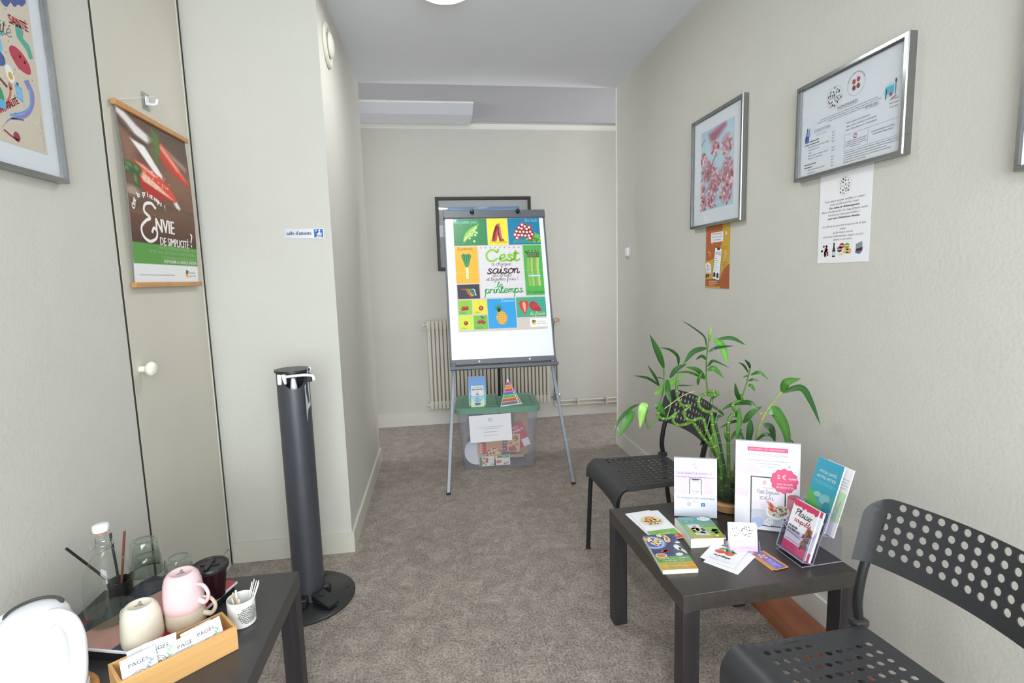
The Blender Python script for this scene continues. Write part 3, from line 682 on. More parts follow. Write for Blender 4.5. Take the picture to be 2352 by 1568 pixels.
# ------------------------------------------------------------------ papers on the right wall
fw, fh = .222, .315
fl = sheet('flyer', fw, fh, RW(2.418, 1.395, XR-.002), 'orange and yellow flyer with a phone picture, hanging below the blossom picture frame', 'flyer')
p = Print(); p.k = 1
p.rect(-fw/2, -fh/2, fw/2, fh/2, '#c99f3c', 1)
p.poly([(-fw/2, fh/2), (.043, fh/2), (.04, .06), (.0, .0), (-.06, -.02), (-fw/2, -.025)], '#b4602f', 2)
p.poly(spline([(fw/2, -.04), (.06, -.065), (.03, -.11), (.03, -fh/2+.001)], 5)+[(fw/2, -fh/2)], '#a95a30', 2)
p.rect(-fw/2, -fh/2+.008, .06, -fh/2+.045, '#a95a30', 3)
p.rect(-.062, .065, .05, .112, '#eceaf0', 4)
for i, t in enumerate(("Prenez facilement", "des notes visuelles", "personnalisées")): p.text(t, -.006, .101-i*.014, .008, '#34323c', 'c', k=5, width=.09 if i < 2 else .07)
p.poly([(-.058, .065), (-.046, .065), (-.052, .055)], '#eceaf0', 4)
c, d = math.cos(-.14), math.sin(-.14)
rot = lambda x, y, cx=.0, cy=-.04: (cx+x*c-y*d, cy+x*d+y*c)
p.poly([rot(*q) for q in ((-.034, -.078), (.034, -.078), (.034, .078), (-.034, .078))], '#3d4a34', 4)
p.poly([rot(*q) for q in ((-.031, -.075), (.031, -.075), (.031, .075), (-.031, .075))], '#eef0f4', 5)
p.poly([rot(*q) for q in ((-.012, .067), (.012, .067), (.012, .075), (-.012, .075))], '#15151a', 6)
p.text('APPRÉ', *rot(-.026, .042), .016, '#b06a66', width=.052, rot=-.14, k=6)
for i in range(7): p.line([rot(-.026, .025-i*.01), rot(-.026+.02+.03*((i*5) % 3)/3, .025-i*.01)], .0018, '#8d8f98', 6)
for x in (-.018, .012): p.poly([rot(x-.01, -.066), rot(x+.01, -.066), rot(x+.012, -.05), rot(x+.002, -.04), rot(x-.009, -.046)], '#2e2c30', 6)
p.poly(spline([(-.105, -.085), (-.11, -.04), (-.085, -.03), (-.06, -.045), (-.055, -.085)], 4), '#e9e9ee', 4)
for i in range(5): p.line([(-.102, -.052-i*.007), (-.068-.006*(i % 2), -.052-i*.007)], .002, '#6b6b74', 5)
p.ell(-.09, -.045, .006, .005, '#b08a3a', k=5); p.ell(-.1, -.098, .009, .01, '#4a3226', k=5); p.ell(-.082, -.094, .009, .008, '#6d3a28', .5, k=5)
for y0, n in ((.04, 2), (-.035, 3)):
    for i in range(n): p.line([(.05, y0-i*.008), (.09-.01*i, y0-i*.008)], .002, '#8c6a2a', 4)
p.line(spline([(.07, .02), (.082, .005), (.07, -.005), (.078, -.015)], 4), .003, '#e8dfcf', 4); p.line(spline([(-.09, .02), (-.07, .018), (-.068, .0)], 4), .003, '#e8dfcf', 4)
for i in range(3): p.line([(-.075, -.124-i*.009), (.0-.02*(i == 2), -.124-i*.009)], .0025, '#e6c9b0', 4)
p.ell(.076, .1, .007, .009, '#e3d6b8', k=4); p.ring(.085, -.11, .016, .02, .002, '#86452a', k=4)
p.build('print', fl)

nt_ = sheet('notice', .228, .32, RW(1.622, 1.497, XR-.0015), 'white notice with four small food pictures, hanging below the price list frame', 'notice')
p = Print(); p.k = 1
dots_logo(p, .0, .092, .031)
p.fine(["Toute séance annulée, modifiée ou oubliée !", "moins de 24h avant fera l'objet", "d'un cadeau de dédommagement", "(fleurs, chocolat au lait, vin rouge, gâteaux maison,", "macarons ou autre gourmandise...)", "pour votre Diététicienne dévouée,"], 0, .046, .0072, '#4b4852', 1.62, 'c', (2, 5), .15)
p.fine(["Ceci afin de lui remonter le moral et de lui faire", "oublier", "qu'elle vous a attendu", "et surtout qu'elle aurait pu soigner un autre", "patient à votre place"], 0, -.038, .0072, '#5a5762', 1.62, 'c', (), .15)
random.seed(9)
for i in range(26):
    a = random.uniform(0, 2*PI); q = math.sqrt(random.random())
    p.ell(-.076+.017*q*math.cos(a), -.118+.019*q*math.sin(a), .0045, .004, random.choice(['#a8323e', '#e6dfdf', '#7a2832', '#d9c6c6', '#c24a52']), k=2)
p.poly([(-.043, -.14), (-.029, -.14), (-.029, -.118), (-.033, -.106), (-.033, -.092), (-.039, -.092), (-.039, -.106), (-.043, -.118)], '#22242c', 1); p.rect(-.042, -.135, -.030, -.122, '#d6d8dc', 2)
for x, y, cc in ((-.004, -.128, '#d5d9b4'), (-.01, -.115, '#5f4a74'), (.0, -.104, '#b93449'), (.022, -.105, '#86a646'), (.018, -.121, '#d8b53c'), (.03, -.123, '#d98a3c')):
    p.ell(x, y, .012, .009, cc, k=2); p.line([(x-.011, y), (x+.011, y)], .002, '#f0e6d0', 3)
p.poly([(.058, -.13), (.077, -.135), (.088, -.124), (.088, -.113), (.06, -.118)], '#6e6890', 1); p.poly([(.06, -.118), (.088, -.113), (.085, -.094), (.06, -.102)], '#8b9096', 1); p.poly([(.06, -.118), (.088, -.113), (.086, -.122), (.066, -.127)], '#3a2a30', 2)
p.build('print', nt_)

# light switch near the far end of the right wall
sw = thing('light_switch', 'small white switch near the far corner of the right wall', 'switch', M=RW(3.617, 1.473))
MB().rbox((-.042, -.042, 0), (.042, .042, .009), .003).build('cover_plate', M_WALL_F, sw)
MB().rbox((-.03, -.03, .008), (.03, .03, .02), .006, 2).build('rocker', M_WHITEP, sw)

# waiting room sign on the pillar
sg = sheet('door_sign', .170, .044, fm((-.581, YP-.001, 1.543), (1, 0, 0), (0, 0, 1)), 'silver waiting room sign with a blue seated figure, on the partition beside the cupboard', 'sign', t=.002, m=mat('brushed_sign_silver', '#c6c7d6', .22, .6, var=.02))
sg.matrix_world = fm((-.581, YP-.003, 1.543), (1, 0, 0), (0, 0, 1))
p = Print(); p.k = 1
p.text("salle d'attente", -.078, -.006, .0165, '#2c2a30', width=.108, bold=.03)
p.rect(.042, -.019, .081, .019, '#1a5ba6', 1); p.ring(.05, .012, .0042, .0042, .0018, '#e8ecf4', k=2)
p.ell(.066, .012, .0042, .005, '#e8ecf4', k=2)
p.poly([(.062, .006), (.069, .005), (.072, -.006), (.066, -.010), (.058, -.004), (.053, -.003), (.054, -.001), (.06, .0)], '#e8ecf4', 2)
p.line([(.066, -.008), (.055, -.006), (.055, -.016), (.05, -.016)], .0032, '#e8ecf4', 2); p.line([(.074, .002), (.073, -.012), (.058, -.013)], .0022, '#e8ecf4', 2); p.line([(.05, -.017), (.074, -.017)], .002, '#e8ecf4', 2)
p.build('print', sg)

# round air vent high on the partition
vn = thing('air_vent', 'round cream air vent high on the partition side wall', 'vent', M=fm((XP, 2.745, 2.432), (0, 1, 0), (0, 0, 1)))
MB().lathe([(.062, 0), (.098, 0), (.1, .006), (.094, .014), (.075, .016), (.07, .012), (.062, .004)], 32).build('rim', M_WALL_F, vn)
MB().lathe([(.0, 0.002), (.068, .002)], 32).build('vent_throat', M_DARK, vn)
MB().lathe([(.0, .034), (.03, .033), (.052, .027), (.058, .02), (.056, .014), (.03, .010), (0, .010)], 32).build('valve_disc', M_WALL_F, vn)

# lamps
cl = thing('ceiling_light', 'round opal ceiling light at the top edge of the photo', 'ceiling light', (.095, 2.578, ZC))
MB().lathe([(0, 0), (.15, 0), (.153, -.012), (.146, -.016)], 36).build('base_ring', M_WHITEP, cl)
MB().lathe([(.145, -.014), (.138, -.03), (.11, -.047), (.06, -.058), (0, -.061)], 36).build('shade', M_LAMP, cl)
fx0, fx1 = -.9, .346
fl_ = thing('strip_light', 'long white strip light on the corridor ceiling, switched off', 'strip light', (0, 0, ZC+.012))
MB().prism([(4.25, 0), (4.255, -.012), (4.27, -.012), (4.70, -.012), (4.70, 0)], fx0, fx1+.004, Matrix(((0, 0, 1, 0), (1, 0, 0, 0), (0, 1, 0, 0), (0, 0, 0, 1)))).build('fixture_plate', M_TRIM, fl_, 20)
MB().prism([(4.262, -.012), (4.35, -.068), (4.605, -.068), (4.69, -.012)], fx0+.01, fx1, Matrix(((0, 0, 1, 0), (1, 0, 0, 0), (0, 1, 0, 0), (0, 0, 0, 1)))).build('diffuser', mat('milky_diffuser', '#cfd0da', .3, var=.01), fl_, 20)
for x in (-.295, .152): MB().rbox((x-.012, 4.247, -.016), (x+.012, 4.262, -.002), .002).build('clip', M_TRIM, fl_)

# ------------------------------------------------------------------ strawberry poster on two rails, hung from a hook
hk = thing('adhesive_hook', 'clear adhesive hook above the strawberry poster', 'hook', M=LW(2.192, 1.995))
MB().rbox((-.024, -.03, 0), (.024, .03, .0015), .0006).build('pad', clear_mat('clear_pad', '#dfe0e2', .8, .1, .25), hk)
hb = MB().rbox((-.012, -.016, .0015), (.012, .018, .006), .002).tube(spline([(0, -.008, .006), (0, -.011, .02), (0, -.008, .034), (0, .008, .038)], 6), .005, 10)
hb.build('hook', M_WHITEP, hk)
PW, PH = .50, .61; PYc, PZ0, PZ1 = 2.213, 1.322, 1.93
hp = thing('hanging_poster', 'strawberry poster with wooden rails hanging on the cupboard door', 'poster', M=LW(PYc, (PZ0+PZ1)/2, XL+.004))
def bow(u, v): return .004+.012*math.sin(PI*v)*(1-.6*abs(u-.45))       # the paper stands off the door a little
def surf(u, v, off): return Vector(((u-.5)*(PW-.012), (v-.5)*(PH-.03), bow(u, v)+off))
mb = MB().grid(lambda u, v: surf(u, v, 0), 10, 24); mb.grid(lambda u, v: surf(u, v, -.0006), 10, 24)
mb.build('paper', M_PAPER, hp)
for s, nm in ((1, 'rail'), (-1, 'rail')):
    z = s*(PH/2-.008); mb = MB().rbox((-PW/2-.006, z-.009, -.003), (PW/2+.006, z+.009, .015), .002, M=None)
    mb.build(nm, M_RAIL, hp)
MB().tube([(-PW/2+.006, PH/2+.001, .005), (-.021, PH/2+.083, .028), (PW/2-.006, PH/2+.001, .005)], .0009, 5).build('cord', M_WHITEP, hp)
pt = Paint(120, 130, '#6d4f40', 1.05); random.seed(11)
for _ in range(40): pt.ell(random.random(), random.random(), random.uniform(.1, .3), random.uniform(.02, .06), random.choice(['#7a5442', '#5c4033', '#8a5e48', '#6a4a3c']), random.uniform(-.2, .1), 1.4, .5)
pt.poly([(.3, 0), (1, 0), (1, .24), (.6, .12)], '#5a4a44', .12)
pt.ell(.75, .56, .4, .2, '#8c624c', 0, 1.2, .7); pt.poly([(0, .18), (.2, .3), (.12, .5), (0, .55)], '#8c6450', .06)
pt.poly([(.0, .0), (.1, .02), (.24, .1), (.44, .17), (.34, .24), (.2, .2), (.1, .12), (.0, .06)], '#e6e2e6', .02); pt.poly([(0, .1), (.12, .2), (.34, .25), (.3, .29), (.02, .17)], '#3e3230', .03)
pt.poly([(.12, .26), (.3, .28), (.5, .52), (.5, .57), (.42, .55)], '#f1f0f2', .012)
pt.poly([(.62, .2), (.95, .33), (.93, .37), (.6, .25)], '#a8948a', .03)
pt.poly([(.5, .2), (.56, .17), (.74, .3), (.96, .5), (.97, .54), (.8, .5), (.58, .4), (.5, .3)], '#c5392a', .02); pt.poly([(.52, .2), (.57, .17), (.95, .5), (.86, .47)], '#e8745a', .02); pt.line([(.56, .22), (.78, .39)], .03, '#f0b29a', .03)
for l in ([(.5, .2), (.4, .17)], [(.5, .24), (.4, .3)], [(.5, .2), (.46, .08)], [(.5, .26), (.44, .4)], [(.5, .18), (.52, .1)]): pt.line(l, .045, '#56793b', .03)
pt.poly([(.14, .56), (.24, .55), (.5, .68), (.7, .745), (.66, .775), (.5, .79), (.36, .82), (.25, .8), (.16, .68)], '#b02a20', .014)
pt.poly([(.13, .46), (.26, .48), (.46, .55), (.62, .65), (.71, .75), (.62, .77), (.4, .7), (.18, .6)], '#dc4c38', .014); pt.poly([(.16, .55), (.26, .57), (.52, .70), (.66, .765), (.5, .73), (.22, .65)], '#f0c0ae', .012); pt.poly([(.16, .48), (.24, .49), (.42, .56), (.38, .57)], '#f4cabb', .015)
pt.scatter(60, .4, .6, .22, .09, .008, ['#f6d9cc', '#c93f2f', '#f9ece6'], .5)
for cx, cy, rx, ry, r_ in ((.07, .54, .08, .045, .2), (.16, .55, .06, .05, 1.), (.13, .66, .04, .09, -.1), (.04, .58, .05, .04, 0)): pt.ell(cx, cy, rx, ry, '#3a5530', r_, .4); pt.ell(cx-.01, cy-.01, rx*.5, ry*.5, '#7d9c56', r_, .8, .7)
pt.poly([(.64, .79), (.7, .765), (.75, .83), (.74, .86), (.68, .84)], '#e8e4e2', .012); pt.ell(.06, .78, .09, .05, '#b8a59a', 0, 1., .8); pt.line([(0, .82), (.98, .87)], .006, '#4a3027', .01, .7); pt.grain(.015)
ph = Print(); W2, H2 = (PW-.012)/2, (PH-.03)/2
zt = lambda v: -H2+2*H2*v
ph.photo(pt.img, -W2, zt(.405), W2, zt(1), 1)
band = np.empty((60, 12, 3))
for j in range(60):
    v = 1-j/59
    band[j] = S3('#e9e8ec') if v < .278 else S3('#5a9a45') if v < .59 else S3('#4c2f24')+(S3('#6b4433')-S3('#4c2f24'))*(v-.59)/.41
ph.photo(band, -W2, zt(0), W2, zt(.41), 2)
pts = spline([(-.2, .02), (-.185, .05), (-.13, .068), (-.06, .058), (.0, .035)], 8)
txt = "C'est le printemps !"
for i, ch in enumerate(txt):
    q = i/(len(txt)-1)*(len(pts)-1); a, b = pts[int(q)], pts[min(int(q)+1, len(pts)-1)]
    ph.text(ch, a[0]-.01, a[1]-.055, .021, '#f4f0ee', 'c', rot=math.atan2(b[1]-a[1], b[0]-a[0]) if b != a else 0, bold=.08, k=6)
ph.line([(x-.155, y-.125) for x, y in spline([(.075, .105), (.05, .118), (.01, .11), (.0, .085), (.035, .065), (.01, .055), (-.025, .03), (-.02, -.0), (.02, -.018), (.065, -.005), (.075, .02), (.055, .032), (.042, .018)], 6)], .011, '#f4f0ee', 6)
ph.text('NVIE', -.09, -.105, .052, '#f4f0ee', width=.142, bold=.05, k=6)
ph.text('DE SIMPLICITÉ', -.065, -.152, .031, '#f4f0ee', width=.235, bold=.04, k=6); ph.text('?', .18, -.145, .058, '#f4f0ee', k=6, width=.03)
for i, t in enumerate(("FRAISES, ASPERGES, RHUBARBE, RADIS", "PETITS POIS, ARTICHAUTS, CERISES, POIREAU", "CONCOMBRES, POUSSES DE BLETTE")): ph.text(t, W2-.01, zt(.214)-i*.0185, .0115, '#9dc488', 'r', k=6, width=(.31, .375, .29)[i])
ph.text("DU PLAISIR À CHAQUE SAISON !", W2-.006, zt(.126), .0125, '#f4f0ee', 'r', k=6, width=.28, bold=.05)
ph.text("C'est dans la nature et pour toute la saison, retrouvez les fruits et légumes de printemps.", -W2+.03, zt(.045), .005, '#6a6a70', k=6, width=.25)
def les_logo(p, x, y, s, k):
    p.ell(x, y, .014*s, .017*s, '#e6a532', k=k); p.ell(x-.008*s, y+.008*s, .009*s, .009*s, '#c22f2c', k=k+1); p.ell(x+.008*s, y+.012*s, .009*s, .006*s, '#3f7d36', .6, k=k+1); p.ell(x-.004*s, y+.017*s, .01*s, .005*s, '#2f5d2c', -.5, k=k+2); p.ell(x+.006*s, y-.009*s, .007*s, .007*s, '#d8c94a', k=k+1)
    p.text('Les fruits et', x+.02*s, y+.004*s, .0105*s, '#5b5b52', k=k); p.text('légumes frais', x+.02*s, y-.012*s, .0105*s, '#5b5b52', k=k)
les_logo(ph, W2-.1, zt(.055), .8, 4)
mnz = []
for (x, y, z) in ph.v: mnz.append((x, y, z+bow(x/(2*W2)+.5, y/(2*H2)+.5)))
ph.v = mnz
ph.build('print', hp)

# ------------------------------------------------------------------ radiator on the back wall
rd = thing('radiator', 'cream column radiator on the back wall behind the flip chart', 'radiator', (0, YB, 0))
n_sec = 32; rx0, rx1 = -.095, 1.0; pitch = (rx1-rx0)/n_sec
sec = MB()
for s in (-1, 1):
    sec.rbox((-.0135, -.10+.0, .205), (.0135, -.074, .90), .006)
    break
sec.rbox((-.0135, -.06, .205), (.0135, -.036, .90), .006)
for z0, z1 in ((.16, .235), (.875, .955)): sec.rbox((-.0158, -.102, z0), (.0158, -.034, z1), .005)
me_sec = sec.mesh('section', M_RAD)
for i in range(n_sec):
    o = bpy.data.objects.new('section', me_sec); COL.objects.link(o); o.parent = rd; o.location = (rx0+pitch*(i+.5), 0, 0)
for z in (.195, .918):
    MB().tube([(rx0-.02, -.068, z), (rx1+.012, -.068, z)], .014, 10).build('header_pipe', M_RAD, rd)
MB().tube([(rx0-.024, -.068, .918), (rx0-.05, -.068, .918)], [.016, .006], 10).build('bleed_valve', M_RAD, rd)
MB().tube([(rx0-.02, -.068, .195), (rx0-.03, -.068, .195)], .018, 8).build('end_plug', M_RAD, rd)
vb = MB().tube([(rx1+.012, -.068, .918), (rx1+.06, -.068, .918)], .011, 8).rbox((rx1+.035, -.083, .89), (rx1+.066, -.053, .935), .004).tube([(rx1+.05, -.068, .89), (rx1+.05, -.068, .87)], .013, 8)
vb.build('top_valve', M_CHROME, rd)
MB().rbox((rx1+.066, -.08, .905), (rx1+.11, -.052, .934), .004).build('valve_handle', M_RAIL if False else M_KRAFT, rd)
MB().tube([(rx1+.05, -.068, .88), (rx1+.05, -.068, .24)], .008, 8).tube([(rx1+.075, -.06, .52), (rx1+.075, -.06, .24)], .008, 8).build('chrome_pipe', M_CHROME, rd)
MB().tube([(rx1+.012, -.068, .2), (rx1+.10, -.068, .2)], .013, 8).rbox((rx1+.035, -.088, .175), (rx1+.065, -.05, .25), .006).rbox((rx1+.07, -.08, .16), (rx1+.095, -.048, .24), .006).build('bottom_valve', M_CHROME, rd)
MB().tube(spline([(rx1+.05, -.068, .175), (rx1+.05, -.05, .13), (rx1+.07, -.03, .112), (rx1+.12, -.03, .112)], 5), .011, 8).tube(spline([(rx1+.083, -.062, .16), (rx1+.085, -.045, .15), (rx1+.10, -.03, .148), (rx1+.13, -.03, .148)], 5), .011, 8).build('elbow_pipe', M_RAD, rd)

# ------------------------------------------------------------------ flip chart
LEAN = math.radians(16.5); FY = 3.144
ez = thing('flip_chart', 'grey flip chart easel with whiteboard on slim tripod legs', 'flip chart', (.415, FY, 0))
UE = Matrix.Rotation(-LEAN, 4, 'X')            # local: x right, z up along the board, -y to the reader
def lz(z): return z/math.cos(LEAN)
zb, zt_ = lz(.735), lz(1.765); hw = .336
def eb(mb, name, m, smooth=40): return mb.build(name, m, ez, smooth, UE)
eb(MB().rbox((-hw, -.012, zb+.045), (hw, .006, zt_-.02), .003), 'board', M_WHITEB)
for s in (-1, 1): eb(MB().rbox((s*(hw+.0045)-.0075, -.008, zb+.02), (s*(hw+.0045)+.0075, .012, zt_-.03), .002), 'side_profile', M_GREYP)
eb(MB().rbox((-hw-.012, -.026, zt_-.052), (hw+.012, .012, zt_+.004), .004), 'clamp_bar', M_GREYP)
for x in (-.152, .158):
    eb(MB().lathe([(0, 0), (.014, 0), (.015, .006), (.011, .016), (.013, .024), (.01, .03), (0, .031)], 14, Matrix.Translation((x, -.026, zt_-.012)) @ Matrix.Rotation(PI/2, 4, 'X')), 'clamp_knob', M_BLACKP)
eb(MB().rbox((-hw-.008, -.02, zb+.03), (hw+.01, .0, zb+.064), .003), 'bottom_bar', M_GREYP)
for x in (-.16, .17): eb(MB().lathe([(0, 0), (.0065, 0), (.0055, .003), (0, .004)], 10, Matrix.Translation((x, -.02, zb+.048)) @ Matrix.Rotation(PI/2, 4, 'X')), 'screw', M_WHITEP)
eb(MB().prism([(0, 0), (-.055, .0), (-.06, .018), (-.054, .018), (-.05, .006), (-.006, .03), (0, .03)], -hw-.012, hw+.016, Matrix(((0, 0, 1, 0), (1, 0, 0, 0), (0, 1, 0, zb-.002), (0, 0, 0, 1)))), 'pen_tray', M_GREYP, 20)
for s in (-1, 1): eb(MB().lathe([(0, 0), (.018, 0), (.02, .01), (.012, .014), (0, .015)], 12, Matrix.Translation((s*(hw-.008), -.02, zb+.03)) @ Matrix.Rotation(PI/2, 4, 'X')), 'hinge_knob', M_GREYP)
def bar(mb, a, b, w, d):
    a, b = Vector(a), Vector(b); t = (b-a).normalized(); x = t.cross(Vector((0, 1, 0))).normalized(); y = x.cross(t)
    M = Matrix(((x.x, y.x, t.x, a.x), (x.y, y.y, t.y, a.y), (x.z, y.z, t.z, a.z), (0, 0, 0, 1)))
    return mb.rbox((-w/2, -d/2, 0), (w/2, d/2, (b-a).length), .0025, 1, M)
for s in (-1, 1):
    lg = bar(MB(), (s*.396, .004, .008), (s*(hw-.018), .265, .80), .021, .012).build('leg', M_ALUP, ez)
    fo = MB().rbox((s*.396-.013, -.006, 0), (s*.396+.013, .014, .014), .003).build('rubber_foot', M_BLACKP, lg)
lg = bar(MB(), (.02, .80, .006), (.01, .44, 1.5), .022, .012).build('leg', M_BLACKP, ez)

# poster clipped on the board
pw_, ph_ = .588, .775; pzc = zt_-.054-ph_/2
MB_ = Matrix.Translation((.415, FY, 0)) @ UE
ctr = MB_ @ Vector((.012, -.0135, pzc)); upv = (MB_.to_3x3() @ Vector((0, 0, 1)))
ps = sheet('season_poster', pw_, ph_, fm(ctr, (1, 0, 0), upv), 'bright French seasonal fruit and vegetable poster fixed to the flip chart board', 'poster')
p = Print(); p.k = 0; p.rect(-pw_/2, -ph_/2, pw_/2, ph_/2, '#d3c6bf', 0); p.k = 1
X_ = lambda u: (u-.5)*pw_
Z_ = lambda v: (.5-v)*ph_
def pan(u0, v0, u1, v1, c, k=1): p.rect(X_(u0), Z_(v1), X_(u1), Z_(v0), c, k)
pan(.0, .0, .382, .243, '#2f8650'); pan(.392, .0, .617, .243, '#f3e53f'); pan(.627, .0, 1., .243, '#1c80ab')
pan(.005, .255, .258, .578, '#f6b535'); pan(.27, .25, .775, .71, '#ded9df'); pan(.785, .25, 1., .70, '#4fb04d'); pan(.01, .59, .258, .715, '#3a3440')
pan(.01, .727, .163, .853, '#8cc63f'); pan(.172, .727, .328, .853, '#e2dd3c'); pan(.01, .862, .163, .983, '#cfe23f'); pan(.172, .862, .328, .983, '#74b843')
pan(.335, .722, .652, .98, '#1f9bdf'); pan(.662, .718, 1., .892, '#3aa58d'); pan(.805, .905, 1., .98, '#f1f0f2')
for l in range(8): p.line([(X_(.275), Z_(.31+l*.05)), (X_(.77), Z_(.31+l*.05))], .0012, '#cbc7d0', 2)
for i in range(9): p.ell(X_(.30+i*.0545), Z_(.267), .006, .0055, '#aaa6ab', k=2)
p.k = 8
# peas
p.poly([(X_(a), Z_(b)) for a, b in spline([(.30, .022), (.285, .05), (.22, .075), (.155, .115), (.118, .16), (.105, .205), (.12, .213), (.15, .18), (.185, .13), (.24, .09), (.285, .06)], 5, True)], '#8fc93c', 2)
for i in range(8): p.ell(X_(.128+.0185*i), Z_(.185-.0145*i-.002*(i % 2)), .0085, .0085, '#cfe58a', k=3)
for u, v in ((.205, .118), (.237, .12), (.262, .128), (.215, .135), (.245, .15), (.18, .155), (.203, .153), (.178, .178), (.23, .205)): p.ell(X_(u), Z_(v), .0088, .0088, '#a8d47a', k=3); p.ell(X_(u)-.002, Z_(v)+.002, .004, .004, '#e3f1c8', k=4)
p.script('les petits pois', X_(.02), Z_(.042), .013, '#8fd8d4', .16, width=.15)
# rhubarb
for a, b, c in (((.46, .2), (.505, .06), '#a8323c'), ((.48, .2), (.525, .055), '#c4556a'), ((.53, .205), (.51, .09), '#8f2a38'), ((.55, .2), (.53, .08), '#d06a7a'), ((.445, .19), (.49, .075), '#7c2436')): p.line([(X_(a[0]), Z_(a[1])), (X_((a[0]+b[0])/2-.005), Z_((a[1]+b[1])/2)), (X_(b[0]), Z_(b[1]))], .0125, c, 3)
for u in (.445, .465, .555): p.ell(X_(u), Z_(.2), .012, .009, '#b34f5c', k=4)
for u, v in ((.5, .05), (.525, .04), (.54, .045)): p.line([(X_(.515), Z_(.07)), (X_(u), Z_(v))], .003, '#8d8d3c', 4)
p.script('la rhubarbe', X_(.405), Z_(.228), .012, '#c9b21c', .16, width=.118)
# radishes
random.seed(21)
for i in range(10): p.ell(X_(.86+.014*i), Z_(.195+.01*(i % 3)), .02, .009, random.choice(['#7cc64a', '#58a83c', '#92d45c']), random.uniform(-.5, .5), k=2)
for i in range(9): p.line([(X_(.70+.02*i), Z_(.20)), (X_(.68+.025*i), Z_(.225))], .004, '#6db646', 2)
p.poly([(X_(.93), Z_(.13)), (X_(.97), Z_(.15)), (X_(1.), Z_(.16)), (X_(.97), Z_(.2)), (X_(.92), Z_(.19))], '#6cc24e', 2)
for u, v in ((.80, .06), (.83, .075), (.76, .085), (.79, .095), (.85, .1), (.88, .085), (.73, .12), (.77, .125), (.81, .125), (.85, .13), (.89, .125), (.71, .15), (.75, .155), (.79, .155), (.83, .16), (.87, .16), (.91, .15), (.73, .18), (.88, .185)):
    p.ell(X_(u), Z_(v), .0155, .0165, random.choice(['#b5263c', '#a01f36', '#c23a4c']), k=3); p.ell(X_(u)-.003, Z_(v)-.001, .0085, .0085, '#f2e3dc', k=4)
p.script('les radis', X_(.985), Z_(.032), .012, '#8fd8d4', .16, 'r', .092)
# leek
p.poly([(X_(.07), Z_(.33)), (X_(.095), Z_(.315)), (X_(.13), Z_(.325)), (X_(.16), Z_(.315)), (X_(.185), Z_(.335)), (X_(.145), Z_(.44)), (X_(.115), Z_(.44))], '#1f7a4a', 2)
for u0, u1 in ((.085, .12), (.115, .128), (.145, .135), (.17, .142)): p.line([(X_(u0), Z_(.322)), (X_(u1), Z_(.435))], .004, '#4fa36a', 3)
p.poly([(X_(.115), Z_(.435)), (X_(.147), Z_(.435)), (X_(.143), Z_(.54)), (X_(.118), Z_(.54))], '#e7ebb4', 2); p.ell(X_(.13), Z_(.545), .009, .006, '#c9b98a', k=3)
p.script('le poireau', X_(.035), Z_(.283), .012, '#8a6a2a', .15, width=.10)
# centre note
p.script("C'est", X_(.345), Z_(.388), .044, '#8cc63f', .3, width=.225, slant=.05)
p.script('à chaque', X_(.52), Z_(.428), .0135, '#4a3e48', .15, 'c', .13)
p.script('saison', X_(.355), Z_(.50), .034, '#51333f', .24, width=.215)
p.script('ses fruits', X_(.52), Z_(.528), .0135, '#4a3e48', .15, 'c', .13); p.script('et légumes frais !', X_(.52), Z_(.562), .0135, '#4a3e48', .15, 'c', .215)
p.script('le', X_(.455), Z_(.622), .021, '#3aa455', .24, width=.04); p.script('printemps', X_(.315), Z_(.672), .028, '#3aa455', .23, width=.255)
# asparagus
for i, (u, c) in enumerate(((.835, '#8fb85a'), (.875, '#a3c464'), (.915, '#86ad52'), (.945, '#b3cf74'))):
    p.line([(X_(u+.01), Z_(.31)), (X_(u-.005), Z_(.46)), (X_(u+.005), Z_(.61))], .0175, c, 2+i % 2)
    p.poly([(X_(u-.01), Z_(.36)), (X_(u-.005), Z_(.31)), (X_(u+.012), Z_(.285)), (X_(u+.028), Z_(.32)), (X_(u+.022), Z_(.365))], '#5b6a48', 4)
    for j in range(3): p.ell(X_(u+.004+.006*(j % 2)), Z_(.31+.018*j), .006, .004, '#7f8a68', .5, 8, 5)
p.ell(X_(.825), Z_(.315), .014, .007, '#4a553c', -.6, k=4)
p.rect(X_(.83), Z_(.535), X_(.965), Z_(.52), '#8fd0e2', 5); p.rect(X_(.83), Z_(.53), X_(.965), Z_(.527), '#e8f4f6', 6)
p.script('les asperges', X_(.80), Z_(.682), .0115, '#1d7a3c', .15, width=.115)
for i, c in enumerate(('#c23a2c', '#d8823a', '#c9c33c', '#4aa03c', '#3a8fd0', '#e5e0d8')): p.line([(X_(a), Z_(b)) for a, b in spline([(.05+.012*i, .628+.002*i), (.10+.018*i, .632), (.115+.018*i, .66), (.155+.012*i, .695-.002*i)], 5)], .0055, c, 2)
# cherries
def cherry(u, v, r=.0145): p.ell(X_(u), Z_(v), r, r, '#a5202f', k=3); p.ell(X_(u)-.004, Z_(v)+.005, .004, .003, '#e68a8a', k=4)
cherry(.065, .80); cherry(.1, .797); p.line([(X_(.065), Z_(.785)), (X_(.09), Z_(.745)), (X_(.1), Z_(.785))], .0016, '#5a6a2a', 3)
cherry(.262, .80, .016); p.ell(X_(.262), Z_(.8), .008, .008, '#e0705a', k=4); p.line([(X_(.262), Z_(.782)), (X_(.235), Z_(.755)), (X_(.25), Z_(.738))], .0016, '#8a8a2a', 3)
cherry(.085, .925); cherry(.23, .92, .012); cherry(.26, .915, .013); cherry(.282, .925, .012); p.ell(X_(.27), Z_(.88), .014, .006, '#2f6a2c', -.6, k=3)
for t, u, v, w in (('les', .025, .845, .04), ('ce-', .19, .843, .04), ('ri-', .03, .977, .04), ('ses', .19, .975, .045)): p.script(t, X_(u), Z_(v), .0105, '#5b7a1c', .15, width=w)
